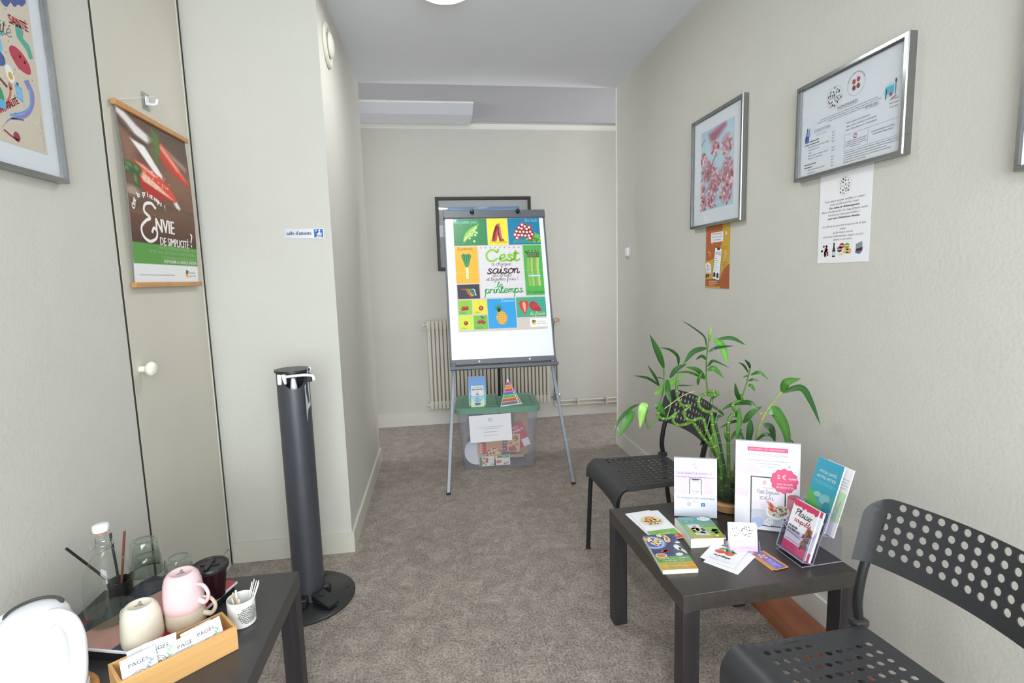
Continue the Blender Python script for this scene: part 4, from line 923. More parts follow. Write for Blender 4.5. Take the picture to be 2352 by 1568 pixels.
# pineapple
p.ell(X_(.49), Z_(.89), .036, .046, '#d99a2c', .15, 22, 2)
for i in range(6):
    for j in range(5): 
        x, y = X_(.435+.027*j+.006*(i % 2)), Z_(.845+.018*i)
        if ((x-X_(.49))/.033)**2+((y-Z_(.89))/.042)**2 < 1: p.ell(x, y, .005, .0045, '#f0c45a', k=3, n=8)
for a in range(9):
    an = .5+a*.27; L_ = .038 if a % 2 else .05
    b0 = (X_(.465), Z_(.835)); tx, ty = b0[0]+L_*math.cos(an)*.8-.006, b0[1]+L_*1.15*math.sin(an)+.008
    p.poly([(b0[0]-.006*math.sin(an), b0[1]+.006*math.cos(an)), (tx, ty), (b0[0]+.006*math.sin(an), b0[1]-.006*math.cos(an))], ('#2f7a44', '#4f9a58')[a % 2], 4)
p.script("l'ananas", X_(.64), Z_(.752), .0115, '#bfe6f2', .15, 'r', .085)
# strawberries
p.poly([(X_(a), Z_(b)) for a, b in spline([(.695, .765), (.73, .745), (.79, .755), (.80, .79), (.775, .84), (.755, .868), (.725, .84), (.70, .80)], 5, True)], '#cf3a2a', 2)
p.poly([(X_(a), Z_(b)) for a, b in spline([(.735, .765), (.765, .765), (.768, .81), (.755, .85), (.738, .81)], 5, True)], '#f0a890', 3)
p.poly([(X_(a), Z_(b)) for a, b in spline([(.81, .78), (.85, .755), (.90, .775), (.945, .83), (.93, .845), (.86, .84), (.82, .815)], 5, True)], '#b5242f', 2)
for i in range(14): p.ell(X_(.84+.007*(i % 7)*1.7), Z_(.785+.016*(i//7)+.004*(i % 3)), .0016, .0016, '#e8b8a0', k=3, n=6)
for a in range(5): p.line([(X_(.74), Z_(.752)), (X_(.70+.022*a), Z_(.74))], .004, '#6fae3c', 4)
p.script('la fraise', X_(.985), Z_(.876), .012, '#e6ea6a', .17, 'r', .10)
les_logo(p, X_(.85), Z_(.943), .85, 3)
for v in (.486,): p.line([(X_(0), Z_(v)), (X_(.258), Z_(v))], .0016, '#f6d89a', 7); p.line([(X_(.785), Z_(v-.008)), (X_(1), Z_(v-.008))], .0016, '#9ed49c', 7)
p.build('print', ps, M_PRINTG)
random.seed(2)

# ------------------------------------------------------------------ storage box with green lid
BX, BY, BR = .394, 3.70, -.075
bn = thing('storage_box', 'clear plastic storage box with green lid on the floor behind the flip chart legs', 'storage box', (BX, BY, 0), BR)
def rrect(w, d, r, n=5):
    o = []
    for cx, cy, a0 in ((w/2-r, d/2-r, 0), (-w/2+r, d/2-r, PI/2), (-w/2+r, -d/2+r, PI), (w/2-r, -d/2+r, 3*PI/2)):
        o += [(cx+r*math.cos(a0+PI/2*i/n), cy+r*math.sin(a0+PI/2*i/n)) for i in range(n+1)]
    return o
def loft(rings, cap0=True, cap1=True):
    mb = MB(); n = len(rings[0][0]); vs = []; fs = []
    for ring_, z in rings: vs += [(x, y, z) for x, y in ring_]
    for i in range(len(rings)-1):
        for k in range(n): fs.append((i*n+k, i*n+(k+1) % n, (i+1)*n+(k+1) % n, (i+1)*n+k))
    if cap0: fs.append(tuple(range(n))[::-1])
    if cap1: fs.append(tuple((len(rings)-1)*n+k for k in range(n)))
    return mb.add(vs, fs)
W0, D0, W1, D1 = .485, .335, .555, .395
tub = loft([(rrect(W0, D0, .03), .004), (rrect(W0+.012, D0+.012, .035), .016), (rrect(W1, D1, .04), .405), (rrect(W1+.014, D1+.014, .04), .407), (rrect(W1+.014, D1+.014, .04), .416)], True, False)
tub.build('tub', M_TUBCL, bn, 50)
lid = loft([(rrect(W1+.03, D1+.03, .045), .404), (rrect(W1+.034, D1+.034, .045), .435), (rrect(W1+.02, D1+.02, .045), .444), (rrect(W1-.05, D1-.05, .04), .444), (rrect(W1-.06, D1-.06, .035), .439), (rrect(W1-.09, D1-.09, .03), .439), (rrect(W1-.10, D1-.10, .03), .444)], True, True)
ld = lid.build('lid', M_GREENL, bn, 30)
MB().box((-.001, -(D1+.0345)/2, .406), (.001, -(D1+.03)/2, .434)).box((-.002, -(D1-.11)/2, .4435), (.002, (D1-.11)/2, .4447)).build('fold_line', mat('lid_hinge', '#456b5a', .5), ld)
MBn = Matrix.Translation((BX, BY, 0)) @ Matrix.Rotation(BR, 4, 'Z')
def inbox(x, y, z, tilt=0., roll=0., yaw=0.):
    return MBn @ Matrix.Translation((x, y, z)) @ Matrix.Rotation(yaw, 4, 'Z') @ Matrix.Rotation(PI/2-tilt, 4, 'X') @ Matrix.Rotation(roll, 4, 'Z')
# the note on the front: follows the sloping face
ft = math.atan2((D1-D0)/2, .40)
nM = MBn @ Matrix.Translation((-.052, -D0/2-.0335*.715-.003-.006, .298)) @ Matrix.Rotation(PI/2+ft, 4, 'X') @ Matrix.Rotation(.035, 4, 'Z')
no = sheet('paper_note', .287, .194, nM, 'white printed note taped to the front of the storage box', 'note', t=.0005)
p = Print(); p.k = 1; dots_logo(p, .0, .058, .02, ring=None, n=16)
p.fine(["Afin de préserver au mieux notre environnement,", "je récolte les emballages alimentaires.", "", "Vous pouvez les déposer ici.", "", "Merci de votre participation !"], 0, .008, .0062, '#77757c', 2., 'c', (3,))
p.build('print', no)
def carton(name, label, M, w, h, t, base, draw=None):
    o = MB().rbox((-w/2, -h/2, -t), (w/2, h/2, 0), .0012).build(name, base, None, 20); o.matrix_world = M; tag(o, label, 'packaging')
    if draw:
        p = Print(); p.k = 1; draw(p); p.build('print', o)
    return o
def d_pizza(p):
    p.rect(-.082, -.075, .082, .075, '#d99b66', 1); p.rect(-.07, .035, -.0, .075, '#efe9dc', 2); p.text('4 petites', -.066, .058, .009, '#57463c', k=3); p.text('x 2', -.066, .043, .009, '#57463c', k=3)
    for i in range(9): p.line([(-.01+i*.01, .065), (-.012+i*.01, .0)], .004, '#e9b888', 3)
    p.rect(-.06, -.072, -.026, .012, '#cc2b3c', 3)
    p.text('PIZZA', -.049, -.065, .018, '#f5e9e4', rot=PI/2, width=.07, k=4)
    p.ell(.03, -.075, .055, .042, '#b5452c', k=3); p.ell(.03, -.075, .048, .036, '#e0b465', k=4)
    rn = random.Random(4)
    for i in range(22): p.ell(.03+rn.uniform(-.04, .04), -.06+rn.uniform(-.014, .024), .007, .005, rn.choice(['#c43a2a', '#6c9a3c', '#f1ead6', '#d96a4a']), k=5, n=8)
def d_snack(p):
    p.rect(-.075, -.06, .075, .06, '#e2b57c', 1); p.rect(-.075, -.06, -.01, .06, '#8f2240', 2)
    for i in range(5): p.text('NAT FRAIS'[(i*2) % 5:(i*2) % 5+4], -.068+.012*(i % 2), .035-i*.022, .015, '#f1dfe0', k=3, width=.05)
    rn = random.Random(6)
    for i in range(26): p.ell(.035+rn.uniform(-.04, .038), rn.uniform(-.05, .055), .009, .006, rn.choice(['#b98a4a', '#efd9a8', '#c43a3a', '#8a6a3a', '#e5c48a']), rn.uniform(0, 3), 8, 3)
    p.rect(.0, -.058, .05, -.03, '#c92f3a', 4)
def d_red(p):
    p.rect(-.05, -.085, .05, .085, '#cf2f45', 1); p.text('SPAGHETTI', -.04, .03, .02, '#f5ebe6', rot=0, width=.08, k=2, bold=.05); p.text('ISSU', -.03, .058, .016, '#f5ebe6', k=2)
    p.rect(-.0, -.085, .05, -.03, '#e9e6ea', 2)
def d_bio1(p):
    p.rect(-.05, -.034, .05, .034, '#efe9de', 1); p.rect(-.05, -.034, -.035, .034, '#3e8a5c', 2)
    rn = random.Random(8)
    for i in range(16): p.ell(-.01+rn.uniform(-.02, .018), rn.uniform(-.026, .026), .008, .006, rn.choice(['#d9722c', '#e9a23c', '#7a9a3c', '#c9512c']), rn.uniform(0, 3), 8, 2)
    p.text('BIO', .036, -.018, .014, '#3f3a36', 'c', rot=PI, k=3, width=.026); p.line([(.02, .015), (.042, .015)], .002, '#8a8580', 3)
def d_bio2(p):
    p.rect(-.05, -.034, .05, .034, '#efe9de', 1); p.rect(-.04, .018, .045, .034, '#4a9a63', 2); p.text('6.1 FILETS', .04, .031, .009, '#eef4ee', rot=PI, k=3, width=.05)
    p.ell(-.027, -.008, .02, .012, '#d9624a', .2, k=2); p.ell(-.02, -.004, .01, .007, '#ef9a82', k=3)
    p.text('BIO', .04, -.012, .016, '#3a8a5c', rot=PI, k=3, width=.034); p.rect(.004, -.03, .024, -.024, '#c93a3a', 3)
M_CARD = mat('carton_board', '#e6ded2', .6)
carton('food_carton', 'flattened pizza carton with red strip, inside the storage box', inbox(-.062, -.125, .165, .1, .03), .17, .155, .006, M_CARD, d_pizza)
carton('food_carton', 'flattened snack carton printed dark red and tan, inside the storage box', inbox(.075, -.104, .160, .12, -.08), .155, .125, .006, M_CARD, d_snack)
carton('food_carton', 'bright red packet leaning at the right inside the storage box', inbox(.155, -.082, .20, .12, .35), .10, .17, .008, M_CARD, d_red)
carton('food_carton', 'small upside-down carton with orange vegetables and a green stripe, inside the storage box', inbox(-.085, -.147, .045, -.02, .0), .105, .072, .01, M_CARD, d_bio1)
carton('food_carton', 'small upside-down carton with salmon pieces and a green band, inside the storage box', inbox(.028, -.147, .048, -.02, .02), .10, .072, .01, M_CARD, d_bio2)
tr = MB().lathe([(0, 0), (.075, .0), (.088, .012), (.09, .016), (.085, .014), (.07, .004), (0, .003)], 28).build('paper_plate', M_PAPER, None)
tr.matrix_world = inbox(-.155, -.10, .105, .25, 0, .25); tag(tr, 'round white paper plate standing at the left inside the storage box', 'plate')
kr = MB().lathe([(.062, 0), (.064, 0), (.064, .33), (.06, .33), (.06, .003), (0, .002)], 24).build('cardboard_tube', M_KRAFT, None)
kr.matrix_world = MBn @ Matrix.Translation((.165, .06, .03)); tag(kr, 'wide beige cardboard tube standing at the right inside the storage box', 'tube')
def crumple(name, label, c, r, seed, m):
    bm = bmesh.new(); bmesh.ops.create_icosphere(bm, subdivisions=4, radius=1); rn = random.Random(seed)
    pl = [(Vector((rn.gauss(0, 1), rn.gauss(0, 1), rn.gauss(0, 1))).normalized(), rn.uniform(.72, .98)) for _ in range(46)]
    for v in bm.verts:
        n = v.co.normalized(); k = min([d/max(n.dot(q), .05) for q, d in pl if n.dot(q) > .05]+[1.15]); v.co = Vector((n.x*k*r[0], n.y*k*r[1], n.z*k*r[2]))
    bm.verts.index_update(); mb = MB().add([v.co.copy() for v in bm.verts], [[v.index for v in f.verts] for f in bm.faces]); bm.free()
    o = mb.build(name, m, None, 12); o.matrix_world = MBn @ Matrix.Translation(c); return tag(o, label, 'bag')
crumple('plastic_bag', 'crumpled see-through plastic bag filling the upper left of the storage box', (-.16, -.02, .30), (.085, .12, .095), 3, M_BAG)
crumple('plastic_bag', 'crumpled brownish film bag low at the left of the storage box', (-.175, .02, .15), (.05, .09, .06), 5, mat('brown_film', '#8d6f6a', .3, var=.2, scale=30))
MB().rbox((.11-.07, -.125, .055), (.11+.07, -.105, .075), .004).build('wrapper_roll', M_KRAFT, None).matrix_world = MBn
tag(bpy.data.objects['wrapper_roll'], 'thin rolled wrapper lying at the bottom right of the storage box', 'wrapper')

# leaflet holder and food pyramid on the lid
ZL = .444
lh = thing('leaflet_holder', 'blue card leaflet holder with one leaflet pocket, on the green lid', 'leaflet holder', (.248, 3.575, ZL), -.02)
LB = Matrix.Rotation(PI/2-.06, 4, 'X')
pb = sheet('back_card', .118, .205, Matrix.Translation((0, 0, .103)) @ LB, t=.002, parent=lh)
p = Print(); p.grad(-.059, -.1025, .059, .1025, ['#a7c68a', '#9cc7a0', '#8fd2ee', '#6db4ea', '#5f9fe0', '#6f95d6'], 1); p.build('print', pb, M_PRINTG)
pf = sheet('pocket', .092, .075, Matrix.Translation((0, -.042, .0375)) @ Matrix.Rotation(PI/2, 4, 'X'), t=.0015, parent=lh)
p = Print(); p.grad(-.046, -.0375, .046, .0375, ['#cfe0a0', '#d8ead8', '#bfe6f4', '#8fcdec'], 1)
for i, t in enumerate(('BIEN', 'MANGER', 'BÉBÉ')): p.text(t, -.002, .018-i*.011, .0085, ('#58707c', '#5aa05c', '#58707c')[i], 'c', k=2, bold=.05)
p.ell(.0, -.018, .02, .010, '#6f76b8', k=2); p.rect(-.022, -.014, .022, -.009, '#555c9a', 3); p.line([(.016, .0), (.032, .02)], .0025, '#55606c', 3)
p.build('print', pf, M_PRINTG)
MB().box((-.046, -.042, 0), (-.0445, -.008, .075)).box((.0445, -.042, 0), (.046, -.008, .075)).box((-.046, -.042, 0), (.046, 0, .0012)).build('pocket_sides', M_PRINT if False else mat('pale_blue_card', '#a9cfe2', .6), lh)
lf = sheet('leaflet', .086, .128, Matrix.Translation((.248, 3.548, ZL+.082)) @ Matrix.Rotation(-.02, 4, 'Z') @ Matrix.Rotation(PI/2-.05, 4, 'X'), 'small child nutrition leaflet standing in the blue leaflet holder', 'leaflet', t=.002)
p = Print(); p.k = 1; p.text('VOTRE BÉBÉ VEUT', 0, .047, .0082, '#77808c', 'c', width=.068); p.text('BIEN MANGER', 0, .031, .012, '#5f6570', 'c', width=.072, bold=.04)
p.text('BIEN', 0, .016, .006, '#5aa05c', 'c'); p.ell(0, .004, .012, .006, '#8a94b0')
p.rect(-.043, -.06, .043, -.018, '#e8d8d4', 1); p.ell(.0, -.026, .026, .022, '#efcfc8', k=2); p.ell(-.008, -.03, .0028, .0028, '#3a2a2a', k=3); p.ell(.01, -.031, .0028, .0028, '#3a2a2a', k=3); p.ell(0, -.012, .012, .008, '#c9b0a4', k=3); p.rect(-.043, -.064, -.022, -.022, '#a8795c', 2); p.ell(.034, -.024, .009, .014, '#7a8a7c', k=2)
p.build('print', lf, M_PRINTG)
fpx = thing('food_pyramid', 'small cardboard food pyramid with rainbow bands on the green lid', 'food pyramid', (.468, 3.557, ZL), .30)
a_, h_ = .083, .182
apex = Vector((0, .02, h_)); base = [Vector((-a_, -.035, 0)), Vector((a_, -.035, 0)), Vector((0, .09, 0))]
MB().add([*base, apex], [(0, 1, 3), (1, 2, 3), (2, 0, 3), (0, 2, 1)]).build('body', M_PAPER, fpx, 0)
mid = (base[0]+base[1])/2; upd = apex-mid; Hs = upd.length
p = Print()
bc = ['#7b8592', '#dd6a4a', '#7ebf5c', '#6f80cf', '#e0625c', '#eaa856', '#d85a9a']
for i, c in enumerate(bc):
    v0, v1 = .035+i*.118, .035+i*.118+.104; w0, w1 = a_*.95*(1-v0), a_*.95*(1-v1)
    p.poly([(-w0, v0*Hs), (w0, v0*Hs), (w1, v1*Hs), (-w1, v1*Hs)], c, 3); p.rect(w1*.72, (v0+.025)*Hs, w1*.92, (v1-.02)*Hs, '#f1ece6', 4)
p.build('bands', fpx, M_PRINTG, fm(mid, (1, 0, 0), upd))

# ------------------------------------------------------------------ hand-sanitiser column
dz = thing('sanitiser_stand', 'tall black hand sanitiser column with foot pedal on a round base, beside the partition', 'sanitiser stand', (-.598, 2.187, 0))
MB().lathe([(0, 0), (.194, 0), (.197, .003), (.197, .007), (.193, .010), (0, .010)], 56).build('base_plate', M_BLACKP, dz)
for a in (-.9, .25, 1.3, -2.4): MB().lathe([(0, .0101), (.008, .0101), (.0085, .0112), (.006, .0108), (0, .0104)], 14, None, (.165*math.cos(a), .165*math.sin(a), 0)).build('bolt_hole', M_DARK, dz)
CX, CYd, CR, CHt = .012, .008, .062, .975
def col_r(a): return CR
fr = -1.25                                          # direction of the open scoop
vs = []; fs = []; nA = 64
def topz(a):
    d = (a-fr+PI) % (2*PI)-PI
    if abs(d) < .78: return CHt-.012-.058*math.sqrt(max(0, 1-(d/.78)**2))
    return CHt-.004
for r, rev in ((CR, 0), (CR-.003, 1)):
    for k in range(nA):
        a = 2*PI*k/nA; x, y = CX+r*math.cos(a), CYd+r*math.sin(a); vs += [(x, y, .010), (x, y, topz(a))]
for k in range(nA):
    j = (k+1) % nA; o = 2*nA
    fs += [(2*k, 2*j, 2*j+1, 2*k+1), (o+2*k, o+2*k+1, o+2*j+1, o+2*j), (2*k+1, 2*j+1, o+2*j+1, o+2*k+1), (2*k, o+2*k, o+2*j, 2*j)]
MB().add(vs, fs).build('column', mat('black_anodised_metal', '#3a3c45', .36, 0., var=.02, spec=.9), dz, 35)
MB().tube([(CX+(CR+.003)*math.cos(2.75), CYd+(CR+.003)*math.sin(2.75), .01), (CX+(CR+.003)*math.cos(2.75), CYd+(CR+.003)*math.sin(2.75), CHt)], .005, 8).build('edge_profile', M_BLACKP, dz)
tp = [(CX+(CR+.006)*math.cos(2*PI*k/32), CYd+(CR+.006)*math.sin(2*PI*k/32)) for k in range(32)]
MB().prism(tp, CHt-.004, CHt+.004).build('top_plate', M_BLACKP, dz, 30)
MB().tube([(CX+.006, CYd-.018, CHt-.12), (CX+.006, CYd-.018, CHt-.07), (CX+.006, CYd-.018, CHt-.03)], [.016, .014, .008], 14).build('bottle_pump', M_WHITEP, dz)
MB().tube(spline([(CX-.03, CYd-.045, CHt-.02), (CX+.01, CYd-.05, CHt-.017), (CX+.055, CYd-.045, CHt-.016), (CX+.085, CYd-.04, CHt-.022), (CX+.09, CYd-.04, CHt-.04)], 4), .006, 10).build('nozzle_arm', M_WHITEP, dz)
MB().rbox((CX-.045, CYd-.055, CHt-.05), (CX-.012, CYd-.04, CHt-.008), .003, M=None).build('bracket', M_WHITEP, dz)
pd_ = MB().rbox((CX+.062, CYd-.045, CHt-.045), (CX+.082, CYd-.025, CHt-.012), .003)
pk = pd_.build('padlock', M_BLACKP, dz); MB().tube(spline([(CX+.066, CYd-.035, CHt-.014), (CX+.068, CYd-.035, CHt+.010), (CX+.078, CYd-.035, CHt+.010), (CX+.08, CYd-.035, CHt-.014)], 5), .0025, 8).build('shackle', M_CHROME, pk)
# peeling silver sticker
st = []
for (a, z) in ((-.62, .915), (-.18, .93), (-.12, .83), (-.45, .815), (-.72, .775)): st.append((CX+(CR+.0012)*math.cos(a), CYd+(CR+.0012)*math.sin(a), z))
q = Vector((CX+(CR+.014)*math.cos(-.75), CYd+(CR+.014)*math.sin(-.75), .77))
MB().add([st[0], st[1], st[2], st[3], tuple(q)], [(0, 1, 2, 3), (0, 3, 4)]).build('sticker', mat('silver_sticker', '#c9cace', .4, .2, var=.03), dz, 0)
PM = Matrix.Translation((CX+.045, CYd-.055, .010)) @ Matrix.Rotation(-.72, 4, 'Z')
pe = MB().add([(0, -.03, .018), (.10, -.026, .012), (.10, .026, .012), (0, .03, .018), (0, -.03, .042), (.10, -.026, .022), (.10, .026, .022), (0, .03, .042)], [(0, 3, 2, 1), (4, 5, 6, 7), (0, 1, 5, 4), (1, 2, 6, 5), (2, 3, 7, 6), (3, 0, 4, 7)], PM)
pdl = pe.build('pedal', M_BLACKP, dz, 0); MB().rbox((.015, -.008, .0385), (.03, .008, .0405), .001, M=PM).build('pedal_slot', M_DARK, pdl)
MB().rbox((CX-.055, CYd-.10, .010), (CX+.01, CYd-.055, .045), .004).build('bracket', M_BLACKP, dz)
MB().rbox((CX+.03, CYd-.012, .010), (CX+.085, CYd+.02, .05), .006).build('bracket', M_BLACKP, dz)

# ------------------------------------------------------------------ square side tables
def side_table(name, label, loc, rz, w, d, h, mtop, mleg):
    t = thing(name, label, 'table', loc, rz, 'square side tables')
    MB().rbox((-w/2, -d/2, h-.05), (w/2, d/2, h), .0012).build('tabletop', mtop, t)
    for sx in (-1, 1):
        for sy in (-1, 1):
            x, y = sx*(w/2-.0255), sy*(d/2-.0255)
            MB().rbox((x-.025, y-.025, 0), (x+.025, y+.025, h-.0501), .001).build('leg', mleg, t)
    return t
TX, TY, TR_, TZ = .8945, 1.5626, .0402, .441
side_table('side_table', 'black-brown square table with brochures and a potted bamboo, between the two chairs', (TX, TY, 0), TR_, .548, .562, TZ, M_BLACKW, M_BLACKWL)
side_table('side_table', 'black square table with cups and kettle, in the lower left corner', (-.730, 1.334, 0), 0., .548, .55, TZ, M_BLACKT, M_BLACKWL)

# ------------------------------------------------------------------ perforated chairs
def perforated(fn, u0, u1, v0, v1, holes, pu, pv, r, th, outline):
    """sheet fn(u,v)->(P,N) with a hole in every grid cell listed; outline(u,v) moves border points"""
    mb = MB(); cache = {}
    vs = []; fs = []
    def V(u, v, s):
        key = (round(u, 5), round(v, 5), s)
        if key not in cache:
            uu, vv = outline(u, v); P, Nn = fn(uu, vv); cache[key] = len(vs); vs.append(P+Nn*(th/2*s))
        return cache[key]
    def quad(a, b, c, d):
        fs.append(tuple(V(*q, 1) for q in (a, b, c, d))); fs.append(tuple(V(*q, -1) for q in (d, c, b, a)))
    nu = round((u1-u0)/pu); nv = round((v1-v0)/pv); pu = (u1-u0)/nu; pv = (v1-v0)/nv
    K = 16
    for i in range(nu):
        for j in range(nv):
            a0, a1, b0, b1 = u0+i*pu, u0+(i+1)*pu, v0+j*pv, v0+(j+1)*pv
            if (i, j) in holes:
                cu, cv = (a0+a1)/2, (b0+b1)/2; bd = []; ci = []
                for k in range(K):
                    t = k/4; sd = int(t); f = t-sd
                    bd.append(((a0+f*pu, b0), (a1, b0+f*pv), (a1-f*pu, b1), (a0, b1-f*pv))[sd])
                    an = -3*PI/4+2*PI*k/K; ci.append((cu+r*math.cos(an), cv+r*math.sin(an)))
                for k in range(K):
                    n = (k+1) % K; quad(bd[k], bd[n], ci[n], ci[k])
                    fs.append((V(*ci[k], 1), V(*ci[n], 1), V(*ci[n], -1), V(*ci[k], -1)))
            else:
                for x in range(4):
                    quad(*[(a0+pu*p_, b0+pv*q_) for p_, q_ in ((x/4, 0), ((x+1)/4, 0), ((x+1)/4, 1), (x/4, 1))]) if False else None
                # match the neighbours' border points: fan of the sixteen border points
                bd = []
                for k in range(K):
                    t = k/4; sd = int(t); f = t-sd
                    bd.append(((a0+f*pu, b0), (a1, b0+f*pv), (a1-f*pu, b1), (a0, b1-f*pv))[sd])
                c_ = ((a0+a1)/2, (b0+b1)/2)
                for k in range(K):
                    n = (k+1) % K
                    fs.append((V(*bd[k], 1), V(*bd[n], 1), V(*c_, 1))); fs.append((V(*bd[n], -1), V(*bd[k], -1), V(*c_, -1)))
    # rim walls
    for i in range(nu*4):
        a, b = u0+i*pu/4, u0+(i+1)*pu/4
        for v in (v0, v1): fs.append((V(a, v, 1), V(b, v, 1), V(b, v, -1), V(a, v, -1)))
    for j in range(nv*4):
        a, b = v0+j*pv/4, v0+(j+1)*pv/4
        for u in (u0, u1): fs.append((V(u, a, 1), V(u, b, 1), V(u, b, -1), V(u, a, -1)))
    return mb.add(vs, fs)
def make_chair(label, loc, rz):
    """faces -x; x is depth, y is width"""
    t = thing('stacking_chair', label, 'chair', loc, rz, 'perforated black chairs')
    # seat: u = arc length from the front lip (0) to the back (.435), v across
    HWs = .195
    def seat_prof(s):
        R_ = .062; L = R_*PI/2
        drop = .028
        if s < drop: return (-.213, .445-R_-drop+s), (-1, 0)
        if s < drop+L:
            a = (s-drop)/R_; return (-.213+R_*(1-math.cos(a)), .445-R_+R_*math.sin(a)), (-math.cos(a), math.sin(a))
        x = -.213+R_+(s-drop-L); return (x, .445), (0, 1)
    SL = .028+.062*PI/2+(.165+.213-.062)
    def seat_fn(u, v):
        (x, z), (nx, nz) = seat_prof(u)
        f = max(0, (u-.13)/(SL-.13)); hw_ = HWs-.022*f
        y = v*hw_/HWs
        if nz > .99:                                      # shallow dish and a small upturned rim
            e = abs(v)/HWs; z += -.008*math.sin(PI*min(1, max(0, (u-.12)/(SL-.12))))*(1-e*e)
            if e > .93: z -= .010*((e-.93)/.07)**2
        return Vector((x, y, z)), Vector((nx, 0, nz))
    def so(u, v):                                         # lip: higher between the legs
        if u < .03: u = u+.022*max(0, 1-(v/HWs)**4)*(1-u/.03)
        return u, v
    nu_, nv_ = 16, 13
    holes = {(i, j) for i in range(5, 15) for j in range(2, 11)} | {(i, j) for i in range(5, 10) for j in (1, 11)}
    st_ = perforated(seat_fn, 0, SL, -HWs, HWs, holes, SL/nu_, 2*HWs/nv_, .0079, .003, so)
    st_.build('seat', M_CHAIR, t, 50)
    # backrest: u across (arc), v up; corners rounded
    HB, Z0_, Z1_ = .208, .603, .765
    def back_fn(u, v):
        k = u/HB; ends = max(0, (abs(k)-.88)/.12)
        x = .172+(v-Z0_)*.24+.036*(1-k*k)
        x -= .016*ends
        y = u*(.94-.0) + 0*v
        d = Vector((2*.036*k/HB/.94, 1, 0))
        n = Vector((-1, -2*.036*k/HB*1.0, .24)).normalized()
        return Vector((x, y, v)), n
    def bo(u, v):
        rr = .05; du = HB-abs(u); dv = Z1_-v
        if du < rr and dv < rr:
            a, b = rr-du, rr-dv; m_ = max(a, b); l = math.hypot(a, b)
            if l > 1e-6: a, b = a*m_/l, b*m_/l
            u = math.copysign(HB-rr+a, u); v = Z1_-rr+b
        return u, v
    nb, nz_ = 15, 6
    hb_ = {(i, j) for i in range(1, 14) for j in range(1, 5)} | {(i, 5) for i in range(2, 13)}
    hb_ -= {(i, 0) for i in range(15)}
    bk = perforated(back_fn, -HB, HB, Z0_, Z1_, hb_, 2*HB/nb, (Z1_-Z0_)/nz_, .0083, .0035, bo)
    bk.build('backrest', M_CHAIR, t, 50)
    for s in (-1, 1):
        rl = MB().tube(spline([(.235, s*.178, .004), (.205, s*.18, .2), (.176, s*.182, .43), (.168, s*.183, .50), (.180, s*.183, .58), (.201, s*.181, .64), (.219, s*.179, .70), (.227, s*.178, .735)], 4), .0112, 12).build('rear_leg', M_TUBE, t)
        MB().tube([(.2357, s*.178, 0), (.234, s*.178, .014)], .0125, 10).build('foot_cap', M_BLACKP, rl)
        fl2 = MB().tube(spline([(-.214, s*.178, .004), (-.205, s*.172, .25), (-.199, s*.169, .36), (-.192, s*.168, .40), (-.172, s*.167, .428), (-.13, s*.167, .4345), (.0, s*.163, .4345), (.12, s*.162, .4345), (.166, s*.168, .437)], 4), .0105, 12).build('front_leg', M_TUBE, t)
        MB().tube([(-.2143, s*.178, 0), (-.2138, s*.178, .014)], .012, 10).build('foot_cap', M_BLACKP, fl2)
        MB().rbox((.150, s*.178-.014, .432), (.19, s*.178+.014, .452), .005, 2).build('seat_lug', M_CHAIR, t)
    MB().tube([(-.13, -.168, .432), (-.13, .168, .432)], .007, 8).build('cross_tube', M_TUBE, t)
    return t
ch = make_chair('black perforated chair nearest the camera, cut by the bottom right corner', (.856, .893, 0), .11)
c2 = copy_tree(ch); c2.location = (.8959, 2.1854, 0); c2.rotation_euler.z = .0315
c2['label'] = 'black perforated chair farther back, behind the bamboo plant'

# reddish plank along the right wall
pl = MB().prism([(0, 0), (.152, 0), (.152, .022), (.03, .022), (.012, .02), (.003, .012)], 1.02, 2.02, Matrix(((1, 0, 0, 1.188), (0, 0, 1, 0), (0, 1, 0, 0), (0, 0, 0, 1))))
po = pl.build('wooden_plank', M_WOODRED, None, 25); tag(po, 'varnished reddish wooden plank lying on the floor along the right wall', 'plank')

# ------------------------------------------------------------------ things on the right-hand table
def flat(name, label, cat, x, y, rz, w, h, z, t, draw=None, group=None, m=None, gloss=True):
    M = Matrix.Translation((x, y, z)) @ Matrix.Rotation(rz, 4, 'Z')
    o = sheet(name, w, h, M, label, cat, t=t, m=m, group=group)
    if draw: p = Print(); p.k = 1; draw(p); p.build('print', o, M_PRINTG if gloss else M_PRINT)
    return o
# pizza leaflets, fanned
def d_tortilla(p):
    W, H = .05, .105
    p.rect(-W, -H, W, -H+.03, '#d2502f', 1); p.rect(-W, -H+.03, W, -H+.068, '#7cb84a', 1)
    p.text('PIZZA TORTILLA', 0, -H+.051, .0095, '#eef4e4', 'c', width=.068, bold=.05, k=2); p.text('AU SAUMON', 0, -H+.037, .0085, '#eef4e4', 'c', k=2, width=.045)
    p.text('et roquette', .01, -H+.014, .008, '#f2d8cc', 'c', k=2)
    p.ell(0, .03, .044, .04, '#dfdfe8', k=2); p.ell(0, .032, .038, .034, '#e7c9a0', k=3); p.ell(0, .032, .033, .029, '#e9dcb0', k=4)
    rn = random.Random(2)
    for i in range(46):
        a = rn.uniform(0, 2*PI); q = .031*math.sqrt(rn.random()); p.ell(q*math.cos(a), .032+q*.9*math.sin(a), rn.uniform(.003, .007), rn.uniform(.002, .004), rn.choice(['#5a9a4a', '#7cb45c', '#3f8050', '#e58a5c', '#d9704a', '#d9d8a0', '#b8c87a']), rn.uniform(0, 3), 8, 5)
    p.line(spline([(.012, .05), (-.008, .055), (-.014, .036), (-.004, .022), (.012, .02)], 5), .009, '#e0764e', 6)
def d_plain(p): pass
gz = TZ+.0005
flat('leaflet', 'plain white leaflet at the bottom of the pizza leaflets', 'leaflet', .7135, 1.6785, .12, .10, .21, TZ+.0028, .0024)
